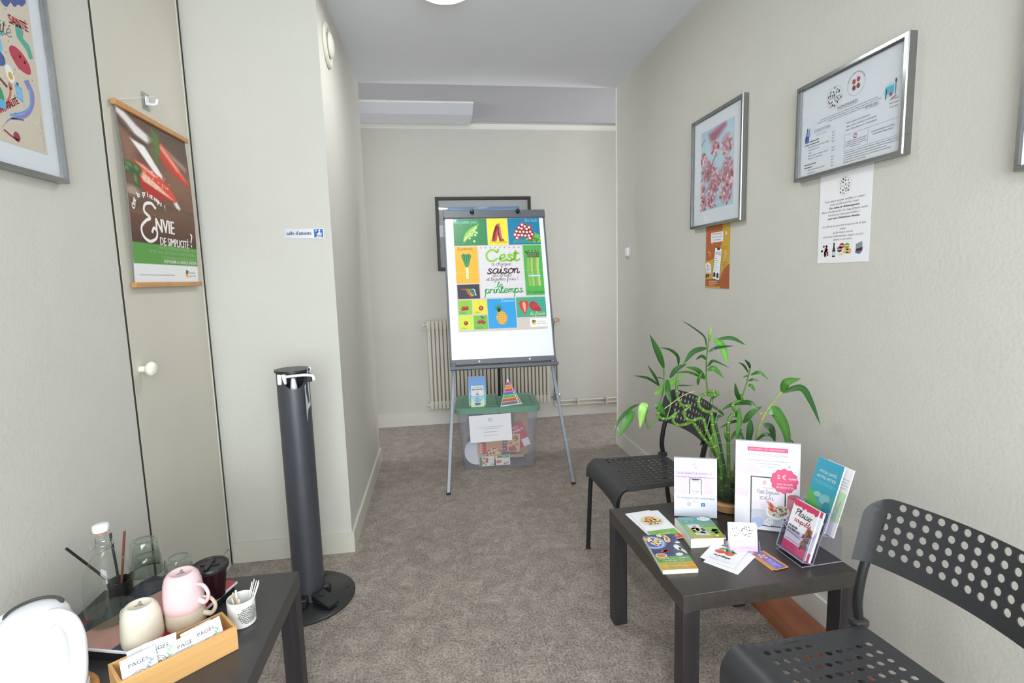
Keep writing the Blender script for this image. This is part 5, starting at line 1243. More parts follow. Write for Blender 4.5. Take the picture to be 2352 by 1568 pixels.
flat('leaflet', 'white leaflet slipped askew just under the top pizza leaflet', 'leaflet', .731, 1.6725, .02, .10, .21, TZ+.0042, .0013)
flat('leaflet', 'leaflet showing a salmon tortilla pizza, topmost at the far left of the table', 'leaflet', .7224, 1.6677, .0576, .10, .21, TZ+.0056, .0013, d_tortilla)
# blue recipe leaflets
def d_toast(p):
    W, H = .0525, .105
    p.grad(-W, -H+.06, W, H, ['#3f4f86', '#3b4a6c', '#444a66', '#39497a', '#3f4d72'], 1)
    p.grad(-W, -H, W, -H+.045, ['#b8a03a', '#d0a83c', '#9cab44'], 1); p.rect(-W, -H+.042, W, -H+.074, '#5f9a3e', 2)
    p.ell(-.033, .055, .042, .042, '#6f86c8', k=2); p.ell(-.033, .055, .036, .036, '#b8c6ea', k=3); p.ell(-.033, .055, .03, .03, '#4f66b4', k=4)
    rn = random.Random(5)
    for cx, cy, r_ in ((-.042, .075, .3), (-.03, .05, .5), (-.015, .062, .2), (.018, .07, -.2), (.008, .094, 1.2)):
        p.ell(cx, cy, .010, .019, '#eedcae', r_, k=5)
        for i in range(9): p.ell(cx+rn.uniform(-.007, .007), cy+rn.uniform(-.013, .013), .0035, .003, rn.choice(['#cf4a3a', '#e8a25a', '#7fa04a', '#d96a5a', '#f2ead0']), rn.uniform(0, 3), 8, 6)
    p.ell(.034, .02, .010, .017, '#e4e6d8', .1, k=3); p.ell(.046, -.002, .006, .022, '#cfc8a8', .4, k=3); p.ell(.026, -.022, .012, .009, '#d8e0c8', .2, k=3); p.ell(.045, .05, .008, .006, '#e8e4d8', k=3)
    for i in range(9): p.ell(-.012+rn.uniform(-.012, .014), .0+rn.uniform(-.006, .006), .005, .004, rn.choice(['#c23a34', '#e07a6a', '#a8282c']), k=3)
    p.ell(-.032, -.025, .018, .013, '#e6e6ea', k=3); p.ell(-.032, -.025, .015, .0105, '#d9803a', k=4)
    p.text('BARQUETTES ENDIVES', 0, -H+.058, .0095, '#eef2e0', 'c', width=.088, bold=.06, k=4); p.text('CROUSTILLANTES', 0, -H+.045, .0095, '#eef2e0', 'c', width=.075, bold=.06, k=4)
    for i in range(2): p.text('#ENVIEDAPPÉTIT' if False else '#Recettesmaison', -.005, -H+.027-i*.018, .008, '#f6f2dc', 'c', width=.058, bold=.05, k=4, shear=.15); p.poly([(.028, -H+.024-i*.018), (.05, -H+.026-i*.018), (.05, -H+.034-i*.018), (.03, -H+.036-i*.018)], '#d98a2c', 3)
flat('leaflet_stack', 'thick pile of blue recipe leaflets with stuffed endives on the cover', 'leaflets', .6853, 1.4805, -.105, .105, .21, TZ+.013, .013, d_toast, m=M_PAPER2)
# green booklets
def d_green(p):
    W, H = .0525, .076
    p.grad(-W, -H, W, .03, ['#b89a3a', '#9aa83f', '#7fae4c', '#68a25a'], 1); p.rect(-W, .022, W, H, '#3d8f88', 2)
    p.text('vos recettes', -.028, .06, .006, '#d4ece6', 'c', k=3); p.text('de printemps', -.028, .051, .006, '#d4ece6', 'c', k=3); p.text('65   7   -', -.022, .036, .009, '#d4ece6', 'c', k=3); p.text('à la maison', -.025, .026, .005, '#d4ece6', 'c', k=3)
    p.ell(.028, .058, .022, .015, '#dfe6ea', k=3); p.script('fruits', .027, .06, .006, '#c95a6a', .18, 'c', .03, k=4); p.text('légumes frais', .027, .05, .005, '#8a9a5a', 'c', k=4)
    p.poly([(-.044, .018), (-.004, .02), (.012, -.058), (-.034, -.052)], '#c8d2d8', 3)
    rn = random.Random(12)
    for i in range(34): p.ell(-.016+rn.uniform(-.02, .02), -.02+rn.uniform(-.028, .026), .006, .005, rn.choice(['#d9a23c', '#e8c86a', '#6f9fc4', '#c9704a', '#8fae4c', '#b8c8cf']), rn.uniform(0, 3), 8, 4)
    p.rect(.0, .0, .05, .018, '#5f9a50', 3)
    for i in range(24): p.ell(.036+rn.uniform(-.016, .014), -.035+rn.uniform(-.014, .02), .006, .004, rn.choice(['#5f9a3a', '#7cb24a', '#4a8238']), rn.uniform(0, 3), 8, 4)
    p.ell(.03, -.062, .012, .007, '#7fae3a', k=5); p.ell(.03, -.062, .006, .004, '#e4e8c8', k=6)
flat('booklet_stack', 'thick pile of cream-edged booklets under the green cover booklet', 'booklets', .833, 1.575, -.10, .108, .15, TZ+.030, .030, lambda p: p.rect(-.053, -.074, .053, .074, '#6fa79c', 1), m=M_PAPER2)
flat('booklet', 'green and teal seasonal recipe booklet lying on the thick pile', 'booklet', .8397, 1.5696, -.1412, .105, .152, TZ+.0335, .003, d_green)
# folded strawberry leaflets
def d_straw(p):
    p.text('Faire ses courses', 0, .038, .0085, '#4a4852', 'c', width=.058, bold=.06, shear=.2, k=2)
    p.ell(-.016, -.002, .015, .012, '#d8402f', .3, k=2); p.ell(.012, .0, .014, .013, '#de4a35', -.2, k=3)
    for x, y, r_ in ((-.014, .018, .6), (.0, .022, 1.6), (.016, .02, 2.4), (.02, .012, .2), (.004, .014, 1.2)): p.ell(x, y, .011, .005, '#4f8f45', r_, k=4)
    p.script('en pratique', 0, -.032, .0075, '#3a3840', .2, 'c', .05, k=3)
    for y in (.056, .05, -.05, -.056): p.line([(-.03, y), (.03, y)], .0012, '#b4b4c2', 2)
    p.rect(-.001, 0, .001, 0, '#ffffff', 0)
flat('leaflet', 'pale lavender leaflet lying under the strawberry leaflet', 'leaflet', .860, 1.424, -.93, .105, .148, TZ+.0015, .001, lambda p: [p.line([(-.03, -.05+i*.012), (.03, -.05+i*.012)], .0012, '#aab0c4', 1) for i in range(5)])
flat('leaflet', 'second pale leaflet slipped out between strawberry leaflet and table', 'leaflet', .867, 1.432, -1.02, .105, .148, TZ+.0028, .001)
sl = flat('leaflet', 'folded white leaflet with three painted strawberries in front of the card holder', 'leaflet', .857, 1.449, -.86, .102, .146, TZ+.006, .0012, d_straw)
# purple cards
def d_purple(p):
    p.rect(-.019, -.047, .019, .047, '#6b66b8', 1)
    for x, y, c in ((-.005, .033, '#e0a04a'), (.006, .027, '#e8806a'), (-.008, .022, '#e8806a'), (.003, .015, '#e0a04a')): p.ell(x, y, .0065, .0055, c, .4, k=2); p.ell(x, y, .003, .0025, '#f2c8a0', k=3)
    p.text('Bon appétit', .001, .005, .0075, '#d8d4ee', 'l', rot=-PI/2, k=2, width=.045); p.text('PATIENT', -.009, .0, .006, '#d8d4ee', 'l', rot=-PI/2, k=2)
    p.line([(-.015, -.04), (-.015, .02)], .001, '#b4aede', 2)
M_ORC = mat('orange_card', '#dd9a4e', .5)
flat('card', 'orange card sticking out lowest under the purple card', 'card', .9585, 1.3925, .10, .046, .10, TZ+.0012, .0008, m=M_ORC)
flat('card', 'orange card slipped out on the right under the purple card', 'card', .9695, 1.3920, .15, .046, .10, TZ+.0022, .0008, m=M_ORC)
flat('card', 'orange-edged purple card with small fruit pictures, uppermost of its pile', 'card', .9642, 1.3884, .1791, .046, .10, TZ+.0032, .0008, d_purple, m=M_ORC)

# acrylic upright sign holders
def sign_holder(name, label, x, y, rz, w, h, lean, draw, plabel):
    t = thing(name, label, 'sign holder', (x, y, TZ), rz)
    L_ = Matrix.Rotation(PI/2-lean, 4, 'X')
    def pl(M, w_, h_, t_=.002): return MB().box((-w_/2, 0, -t_), (w_/2, h_, 0), M)
    pl(L_, w, h).build('front_panel', M_ACRYLF, t, 0)
    MB().box((-w/2, 0, -.0052), (w/2, h, -.0036), L_).build('rear_panel', M_ACRYL, t, 0)
    e = MB().tube([L_ @ Vector((-w/2, h, -.0025)), L_ @ Vector((w/2, h, -.0025))], .0022, 6); e.build('top_fold', M_ACRYLE, t)
    MB().rbox((-w/2, -.004, 0), (w/2, .075, .003), .001).build('foot', M_ACRYL, t)
    Mw = Matrix.Translation((x, y, TZ)) @ Matrix.Rotation(rz, 4, 'Z') @ L_ @ Matrix.Translation((0, h/2+.001, -.0026))
    o = sheet('insert', w-.003, h-.004, Mw, plabel, 'printed sheet', t=.0006)
    p = Print(); p.k = 1; draw(p); p.build('print', o)
    return t
def d_review(p):
    p.rect(-.073, -.022, .073, .058, '#eccfea', 1); p.poly(spline([(.04, .058), (.055, .0), (.062, -.022), (.073, -.022), (.073, .058)], 4), '#f4e4f6', 2)
    p.rect(-.073, -.103, .073, -.022, '#e4e4f2', 0)
    dots_logo(p, .0, .078, .0125, 2, 14, None)
    p.script('Vous êtes satisfait de votre parcours de soin', -.004, .048, .0048, '#a58fa8', .14, 'c', .122, k=3)
    p.text('Prenez quelques minutes pour partager votre expérience', 0, .0355, .0036, '#6f6478', 'c', width=.132, k=3, bold=.08)
    p.ell(0, -.012, .03, .028, '#f2eef8', k=3)
    for q in ([(-.02, -.024), (-.02, .026)], [(.02, -.024), (.02, .026)]): p.line(q, .0026, '#55535e', 5)
    p.line([(-.02, .028), (-.017, .0305), (.017, .0305), (.02, .028)], .0026, '#55535e', 5); p.rect(-.0185, -.024, .0185, .029, '#f6f4fa', 4); p.rect(-.011, .026, .011, .0305, '#4a4852', 6)
    p.text('SCAN ME!', 0, .018, .006, '#a89aac', 'c', k=6, width=.026); 
    for sx in (-1, 1):
        for sy in (-1, 1): p.line([(sx*.0125, .003+sy*.008), (sx*.0125, .003+sy*.0115), (sx*.009, .003+sy*.0115)], .0009, '#a8a2b4', 6)
    p.text('Google', 0, -.0165, .0075, '#86828e', 'c', k=6, width=.025)
    for i in range(5): p.ell(-.008+i*.004, -.0215, .0012, .0012, '#86828e', n=5, k=6)
    p.script('Pour davantage de recettes, conseils et astuces', .0, -.041, .0048, '#8a86a0', .14, 'c', .13, k=3)
    p.text('Suivez-moi', 0, -.052, .0034, '#77738a', 'c', k=3)
    p.ring(-.022, -.0605, .0065, .0065, .0011, '#6b6476', 20, 3); p.ring(-.022, -.0605, .0033, .0033, .0009, '#6b6476', 16, 3); p.ell(-.0185, -.0572, .0007, .0007, '#6b6476', k=3, n=6)
    p.rect(.0195, -.0675, .0325, -.0545, '#3a70ae', 3); p.text('f', .0262, -.0668, .0098, '#f2f4f8', 'c', k=4, bold=.06)
sign_holder('sign_holder', 'smaller acrylic sign holder asking for a review, at the back of the table', .8875, 1.700, -.35, .15, .216, .12, d_review, 'pink and white review request sheet in the smaller acrylic holder')
def d_ebook(p):
    p.rect(-.062, .117, .062, .131, '#e0457a', 1); p.text('DISPONIBLE DÈS MAINTENANT !', 0, .1205, .0075, '#f6c4d4', 'c', width=.115, k=2, bold=.04)
    p.text('E-BOOK PETIT DÉJEUNER', .002, .101, .0085, '#a8a4aa', 'c', width=.122, k=2)
    for i, (t, w_) in enumerate((("L'essentiel pour troquer votre petit-déjeuner", .125), ("3 profils de petit déjeuner", .075), ("+ de 20 recettes", .048))): p.text(t, .0, .084-i*.010, .0055, '#8a8690', 'c', width=w_, k=2, shear=.1)
    p.poly(spline([(-.1, .055), (-.08, .072), (-.045, .072), (-.02, .052), (-.02, .042), (-.1, .044)], 4, True), '#efd2ec', 1)
    p.poly([(-.1, -.01), (-.055, -.018), (-.06, -.04), (-.1, -.035)], '#efd2ec', 1)
    p.line([(.062, .071), (.07, .071)], .0012, '#5a5660', 2); p.line([(.066, .067), (.066, .075)], .0012, '#5a5660', 2)
    p.rect(-.051, -.137, .058, .032, '#4b4a54', 2); p.rect(-.047, -.133, .054, .028, '#ece2ee', 3)
    p.grad(-.047, -.133, .054, -.055, ['#c8ccd8', '#d6d6e2', '#e8dcea'], 4)
    p.script('Petit Déjeuner', .004, -.026, .0078, '#77707c', .13, 'c', .072, k=5); p.text('avez votre', .004, -.008, .006, '#9a949e', 'c', k=5); p.text('IDÉAL', .0, -.047, .012, '#77707c', 'c', k=5, width=.045)
    p.ell(-.008, .012, .006, .008, '#d9b8bc', k=5)
    for i in range(4): p.line([(-.018, -.058-i*.005), (.022-.008*(i % 2), -.058-i*.005)], .0011, '#b8a2ac', 5)
    p.ell(.034, -.085, .036, .026, '#e9e6ea', .1, k=5); p.ell(.034, -.082, .031, .021, '#c9beb0', .1, k=6)
    rn = random.Random(14)
    for i in range(30): p.ell(.042+rn.uniform(-.02, .02), -.08+rn.uniform(-.015, .016), .005, .003, rn.choice(['#d8d0c0', '#8f8272', '#b8a890', '#e8e2d4', '#6f6658']), rn.uniform(0, 3), 8, 7)
    for i in range(6): p.ell(.012+rn.uniform(-.006, .008), -.08+.005*i, .010, .005, rn.choice(['#dd7a5c', '#c9583f', '#e89a7c']), -.5, 10, 8)
    p.ell(-.028, -.125, .018, .018, '#a9b4da', k=5); p.ell(.008, -.122, .013, .013, '#e8e6ee', k=5); dots_logo(p, .008, -.122, .0125, 6, 14, None); p.line([(.03, -.12), (.05, -.105)], .004, '#b8b4b2', 6)
    cs = []
    for i in range(48):
        a = 2*PI*i/48; r_ = .041+.0022*math.cos(12*a); cs.append((.052+r_*math.cos(a), .022+r_*math.sin(a)))
    p.poly(cs, '#e2557f', 9)
    p.text('5 €', .03, .028, .015, '#f8e4ea', 'l', k=10, width=.027); p.text('7,99€', .066, .027, .007, '#f8e4ea', 'l', k=10, width=.022, bold=.06); p.line([(.065, .0305), (.089, .0305)], .001, '#f8e4ea', 11)
    p.text('avec le code', .054, .009, .0068, '#f8e4ea', 'c', k=10, width=.047, bold=.06); p.text('PATIENT-PDEJ', .054, -.003, .0068, '#f8e4ea', 'c', k=10, width=.052, bold=.05)
    p.grad(.062, -.13, .1, -.03, ['#d25a70', '#e28a9a', '#e8a0ae'], 3); p.ell(.082, -.03, .019, .009, '#d9788a', k=4)
sign_holder('sign_holder', 'larger acrylic sign holder advertising a breakfast e-book, beside the vase', 1.070, 1.560, -.475, .202, .305, .10, d_ebook, 'e-book advert sheet with a pink price rosette in the larger acrylic holder')

# business card holder
cx_, cy_, cr_ = .9235, 1.466, -.262
chd = thing('card_holder', 'small clear card holder full of business cards in front of the larger sign', 'card holder', (cx_, cy_, TZ), cr_)
MB().rbox((-.048, -.022, 0), (.048, .03, .003), .001).box((-.048, -.022, .003), (.048, -.0195, .022)).box((-.048, .024, .003), (.048, .0265, .05)).build('tray', M_ACRYL, chd, 20)
for s in (-1, 1): MB().prism([(-.022, .003), (.03, .003), (.03, .035), (.015, .038), (.005, .022), (-.01, .034), (-.022, .022)], s*.047-.001, s*.047+.001, Matrix(((0, 0, 1, 0), (1, 0, 0, 0), (0, 1, 0, 0), (0, 0, 0, 1)))).build('side', M_ACRYLE, chd, 20)
def card(label, dx, dy, dz, logo):
    M = Matrix.Translation((cx_, cy_, TZ)) @ Matrix.Rotation(cr_, 4, 'Z') @ Matrix.Translation((dx, dy, .045+dz)) @ Matrix.Rotation(PI/2-.22, 4, 'X')
    o = sheet('business_card', .085, .082, M, label, 'card', t=.004 if logo == 2 else .0012)
    p = Print(); p.k = 1; p.rect(-.0425, -.041, .0425, -.004, '#ecd0e4', 1)
    if logo: dots_logo(p, .012, .018, .02, 2, 20); dots_logo(p, -.022, .018, .016, 1, 14)
    for i, w_ in enumerate((.05, .03, .06, .035)): p.line([(-.03+.006*i, -.012-.006*i), (-.03+.006*i+w_, -.012-.006*i)], .001, '#c39ab4', 2)
    p.build('print', o)
card('front business card with a round emblem above a pink half, in the clear holder', 0, -.010, 0, 1)
card('stack of business cards showing behind the front one in the clear holder', -.002, -.0055, .004, 2)

# two-tier brochure holder
bh = thing('brochure_holder', 'clear two-tier brochure holder at the right end of the table', 'brochure holder', (1.098, 1.397, TZ), -PI/2+.05)
# local: front towards -y, x along the front (left to right for the reader)
def bx(a, b, m=M_ACRYL, nm='panel'): MB().rbox(a, b, .0006).build(nm, m, bh, 0)
bx((-.057, -.066, 0), (.057, .075, .003), M_ACRYL, 'base')
MB().tube([(-.057, -.066, .002), (.057, -.066, .002), (.057, .075, .002), (-.057, .075, .002)], .0017, 6, True).build('edge', M_ACRYLE, bh)
LN = .30
def leanM(y, z): return Matrix.Translation((0, y, z)) @ Matrix.Rotation(-LN, 4, 'X')
for y, z, hf, hb in ((-.064, .016, .075, .13), (.0, .092, .07, .12)):
    LM = leanM(y, z)
    MB().box((-.057, 0, 0), (.057, .0025, hf), LM).build('front_lip', M_ACRYL, bh, 0)
    MB().box((-.057, .034, -.004), (.057, .0365, hb), LM).build('back_panel', M_ACRYL, bh, 0)
    MB().box((-.057, 0, -.001), (.057, .036, .002), LM).build('pocket_floor', M_ACRYLE, bh, 0)
    for s in (-1, 1): MB().prism([(0, 0), (.036, 0), (.036, hb), (.03, hb), (.012, hf+.004), (0, hf)], s*.057-.00125, s*.057+.00125, LM @ Matrix(((0, 0, 1, 0), (1, 0, 0, 0), (0, 1, 0, 0), (0, 0, 0, 1)))).build('side_panel', M_ACRYL, bh, 0)
    for s in (-1, 1): MB().tube([LM @ Vector(q) for q in ((s*.057, 0, 0), (s*.057, 0, hf), (s*.057, .012, hf+.004), (s*.057, .03, hb), (s*.057, .036, hb), (s*.057, .036, 0))], .0016, 6).build('edge', M_ACRYLE, bh)
    MB().tube([LM @ Vector(q) for q in ((-.057, 0, hf), (-.03, 0, hf-.012), (.03, 0, hf-.012), (.057, 0, hf))], .0014, 6).build('edge', M_ACRYLE, bh)
    MB().tube([LM @ Vector((-.057, 0, 0)), LM @ Vector((.057, 0, 0))], .002, 6).build('edge', M_ACRYLE, bh)
MB().box((-.057, .066, .003), (.057, .069, .11)).build('rear_support', M_ACRYL, bh, 0)
MBH = Matrix.Translation((1.098, 1.397, TZ)) @ Matrix.Rotation(-PI/2+.05, 4, 'Z')
def brochure(label, tier, off, w, h, draw, dx=0., t=.006, dz=0.):
    y, z = ((-.064, .016), (.0, .092))[tier]
    M = MBH @ leanM(y, z) @ Matrix.Translation((dx, off, .003+h/2+dz)) @ Matrix.Rotation(PI/2, 4, 'X')
    o = sheet('brochure', w, h, M, label, 'brochure', t=t); p = Print(); p.k = 1; draw(p); p.build('print', o, M_PRINTG); return o
def d_choc(p):
    W, H = .05, .078
    p.poly([(-W, H)]+[(-W+.1*i/12, H-.014-.004*(i % 2)-.002*(i % 3)) for i in range(13)]+[(W, H)], '#d43a64', 1); p.rect(-W, -H, W, -H+.026, '#e0406e', 1)
    p.script('Plaisir', .0, .034, .011, '#3f3a3c', .22, 'c', .068, k=2); p.script('coupable', .004, .014, .0085, '#b22a44', .22, 'c', .068, k=2)
    p.text('PAS BESOIN', -.045, -.008, .0072, '#3f3a40', k=2, width=.036, bold=.06); p.text('DE SE PRIVER POUR', -.045, -.018, .0072, '#3f3a40', k=2, width=.05, bold=.06)
    p.line(spline([(-.046, -.023), (-.01, -.026), (.012, -.028)], 4), .002, '#55505a', 2)
    rn = random.Random(3)
    for i in range(18): 
        x, y = .03+rn.uniform(-.012, .014), -.012+rn.uniform(-.04, .026); p.poly([(x-.01, y-.006), (x+.008, y-.008), (x+.012, y+.005), (x-.006, y+.008)], rn.choice(['#6f4030', '#8a5640', '#55301f', '#a3705a']), 3+i % 3)
    p.text('LE CHOCOLAT, VOTRE MEILLEUR ALLIÉ', -.045, -.048, .0045, '#d43a64', k=2, width=.07); p.rect(.025, -.06, .046, -.05, '#e0406e', 6)
def d_choc2(p):
    d_choc(p)
brochure('pink edged chocolate leaflets behind the front one in the lower pocket', 0, .017, .10, .156, lambda p: (p.rect(.03, .06, .05, .078, '#d43a64', 1), p.rect(.03, -.078, .05, -.052, '#e0406e', 1)), .009, .008)
brochure('white and pink chocolate leaflet in the lower pocket of the brochure holder', 0, .011, .10, .156, d_choc, 0, .005)
def d_health(p):
    W, H = .05, .105
    p.rect(-W, -H, W, H, '#4a9fae', 0); p.grad(-W, -.02, W, H, ['#2b9bb0', '#3a9fb8', '#3f9fc0'], 1); p.text('VOTRE SANTÉ', .0, .062, .0095, '#d8eef2', 'c', width=.068, k=3, bold=.04); p.text('NOTRE MÉTIER', .0, .046, .0095, '#d8eef2', 'c', width=.074, k=3, bold=.04)
    p.line([(-.04, .034), (.04, .034)], .0016, '#7cc4d0', 3); p.line([(-.035, .028), (.035, .028)], .0014, '#7cc4d0', 3)
    p.poly([(-W, .0), (W, .005), (W, -.07), (.0, -.02)], '#4f9aa0', 2); p.ell(.015, -.01, .02, .014, '#78b8bc', .4, k=3); p.ell(.03, -.035, .016, .02, '#2f8a96', .2, k=3); p.ell(-.015, -.005, .014, .008, '#8cc0b4', .2, k=3)
    p.poly([(-W, .0), (-.04, .002), (.01, -.045), (W, -.075), (W, -H), (-W, -H)], '#58a94e', 4)
    for i in range(5): p.line([(-.02+.004*i, -.055-.007*i), (.035, -.055-.007*i)], .0013, '#a8d49c', 5)
def d_health2(p):
    W, H = .05, .105; p.rect(-W, -.06, W, .03, '#bfe0b8', 1)
    for i in range(4): p.line([(.02, .07-.009*i), (.045, .07-.009*i)], .0013, '#7a8490', 2)
brochure('white and pale green leaflet standing behind the teal one in the upper pocket', 1, .026, .10, .21, d_health2, .018, .004)
brochure('teal and green health leaflet in the upper pocket of the brochure holder', 1, .014, .10, .21, d_health, -.004, .005)

# ------------------------------------------------------------------ vase with lucky bamboo
VX, VY = 1.052, 1.762; VR = .066
vs_ = thing('vase', 'clear glass vase on a carved wooden base, behind the two sign holders', 'vase', (VX, VY, TZ))
MB().lathe([(0, 0), (.062, 0), (.072, .004), (.074, .028), (.068, .034), (0, .034)], 32).build('wooden_base', M_WOODB, vs_)
MB().lathe([(0, .036), (VR-.004, .036), (VR, .040), (VR+.002, .12), (VR+.006, .222), (VR+.004, .2235), (VR+.001, .222), (VR-.002, .12), (VR-.004, .044), (0, .042)], 40).build('glass', M_TUMB, vs_)
MB().lathe([(0, .045), (VR-.005, .045), (VR-.004, .10), (VR-.003, .118), (0, .118)], 32).build('water', M_WATER, vs_)
random.seed(4)
pebs = []
pm = MB().lathe([(0, -.6), (.6, -.45), (1, 0), (.6, .45), (0, .6)], 8).mesh('pebble', M_SOIL)
pm2 = MB().lathe([(0, -.6), (.6, -.45), (1, 0), (.6, .45), (0, .6)], 8).mesh('pebble', mat('green_pebble', '#4f6a4c', .4, var=.3, scale=50))
for i in range(70):
    a = random.uniform(0, 2*PI); q = (VR-.016)*math.sqrt(random.uniform(.25, 1)); s = random.uniform(.007, .011)
    o = bpy.data.objects.new('pebble', pm if i % 5 > 1 and i > 26 else pm2); COL.objects.link(o); o.parent = vs_
    o.location = (q*math.cos(a), q*math.sin(a), .052+.038*(i/70)); o.scale = (s, s*random.uniform(.7, 1), s*.8); o.rotation_euler = (random.uniform(-.5, .5), random.uniform(-.5, .5), a)

bp_ = thing('lucky_bamboo', 'green lucky bamboo with curled stalks and long drooping leaves in the glass vase', 'plant', (VX, VY, TZ+.05))
def pc(cx, cy, dy=0.): return at(1380+cx/3.7333, 700+cy/3.7333, 1, VY+dy)-Vector((VX, VY, TZ+.05))
def stalk(pts, r, depth, m=M_STEM, rings=True):
    n = len(pts); P = [pc(x, y, depth[0]+(depth[1]-depth[0])*i/(n-1)) for i, (x, y) in enumerate(pts)]
    sp = [Vector(q) for q in spline([tuple(q) for q in P], 5)]
    rr = [r*(1-.18*i/len(sp)) for i in range(len(sp))]
    o = MB().tube(sp, rr, 10).build('stalk', m, bp_)
    if rings:
        acc = 0; mb = MB()
        for i in range(1, len(sp)-1):
            acc += (sp[i]-sp[i-1]).length
            if acc > .034:
                acc = 0; t = (sp[i+1]-sp[i-1]).normalized()
                mb.tube([sp[i]-t*.0009, sp[i]+t*.0009], rr[i]*1.09, 10)
        if mb.v: tag(mb.build('node_rings', M_NODE, o), kind='stuff')
    return o
BOT = [(1010, 1560), (1000, 1420)]
stalk([(1000, 1640), (1000, 1430), (980, 1290), (930, 1200), (860, 1110), (790, 1010), (740, 1020), (660, 1030), (618, 985), (650, 920), (600, 965), (530, 975), (490, 945), (487, 915)], .0062, (.01, .0))
stalk([(1030, 1640), (1030, 1440), (1005, 1300), (960, 1190), (905, 1070), (880, 985), (840, 972), (780, 992), (725, 965), (715, 910), (765, 865), (700, 860), (660, 800), (650, 720), (655, 640)], .006, (-.02, -.03))
stalk([(1050, 1640), (1030, 1400), (985, 1200), (960, 1050), (945, 930), (895, 912), (845, 870), (842, 800), (890, 765), (945, 772), (1000, 770), (985, 745), (915, 742)], .0068, (.0, .02))
stalk([(1075, 1640), (1065, 1420), (1040, 1290), (1015, 1150), (985, 1020), (995, 965), (1045, 938), (1000, 895), (955, 860), (950, 810), (985, 775)], .0058, (.02, .05), mat('dark_stalk', '#2f5a2c', .35, var=.15))
stalk([(1090, 1640), (1095, 1430), (1095, 1300), (1092, 1150), (1095, 1005), (1125, 945), (1190, 955), (1150, 905), (1130, 850), (1180, 825), (1215, 830), (1200, 770)], .0066, (-.01, -.02))
M_YST = mat('yellow_stem', '#9aa850', .4, var=.15)
for pts, dp in (([(915, 742), (906, 650), (905, 540), (912, 400), (930, 290)], (.02, .0)), ([(1215, 775), (1245, 690), (1268, 600), (1280, 545)], (-.02, -.04)), ([(487, 915), (520, 800), (540, 690), (540, 540)], (0, -.04)),
                ([(655, 640), (665, 520)], (-.03, -.03)), ([(487, 960), (415, 1058), (385, 980), (400, 900)], (0, -.06)), ([(560, 990), (600, 830), (560, 640)], (0, .01))):
    stalk(pts, .0028, dp, M_STEM, False)
for pts, dp in (([(1180, 1560), (1300, 1230), (1335, 1130), (1375, 1000), (1450, 870), (1552, 745)], (.0, -.12)), ([(1130, 1500), (1180, 1180), (1170, 1000)], (0, -.02))): stalk(pts, .0036, dp, M_YST, False)
def leaf(base, tip, mid, w, tone, d0=0., d1=-.02, twist=0.):
    a, c = pc(*base, d0), pc(*tip, d1); mids = mid if isinstance(mid, list) else [mid]
    ctr_ = [tuple(a)]+[tuple(pc(*m_, d0+(d1-d0)*(i+1)/(len(mids)+1)-.012)) for i, m_ in enumerate(mids)]+[tuple(c)]
    sp = [Vector(q) for q in spline(ctr_, 8 if len(mids) == 1 else 6)]; n = len(sp)
    wm = w/3.7333/FPX*(VY*1.05)/2*.9
    vs = []; fs = []; cc = []; base_c = np.array(S(tone)); 
    for i, q in enumerate(sp):
        t = i/(n-1); tg = (sp[min(i+1, n-1)]-sp[max(i-1, 0)]).normalized()
        vw = Vector((.45, .9, -.05)); sd = tg.cross(vw)
        sd = (sd.normalized() if sd.length > .05 else Vector((1, 0, 0))); nn = sd.cross(tg)
        sd = (sd*math.cos(twist+.5)+nn*math.sin(twist+.5)).normalized(); nn = sd.cross(tg).normalized()
        prof = max(.06, math.sin(PI*min(1, t*.97+.03)**.8)**.85)*(1 if t < .93 else (1-t)/.07*.8+.2); hwid = wm*1.12*prof
        vs += [q-sd*hwid+nn*hwid*.22, q, q+sd*hwid+nn*hwid*.22]
        k = .9+.2*math.sin(i*1.7)*.3
        cc += [tuple(base_c*k)+(1,), tuple(base_c*1.35)+(1,), tuple(base_c*k*.92)+(1,)]
    for i in range(n-1): o = 3*i; fs += [(o, o+1, o+4, o+3), (o+1, o+2, o+5, o+4)]
    me = bpy.data.meshes.new('leaf'); me.from_pydata([tuple(v) for v in vs], [], fs); me.update()
    me.polygons.foreach_set('use_smooth', [True]*len(me.polygons))
    me.color_attributes.new('print_color', 'FLOAT_COLOR', 'POINT').data.foreach_set('color', np.array(cc, dtype=np.float32).ravel()); me.materials.append(M_LEAF)
    ob = bpy.data.objects.new('leaf', me); COL.objects.link(ob); ob.parent = bp_
G1, G2, G3, G4, G5 = '#2a5524', '#40702c', '#5f9a3c', '#8cba5e', '#20401c'
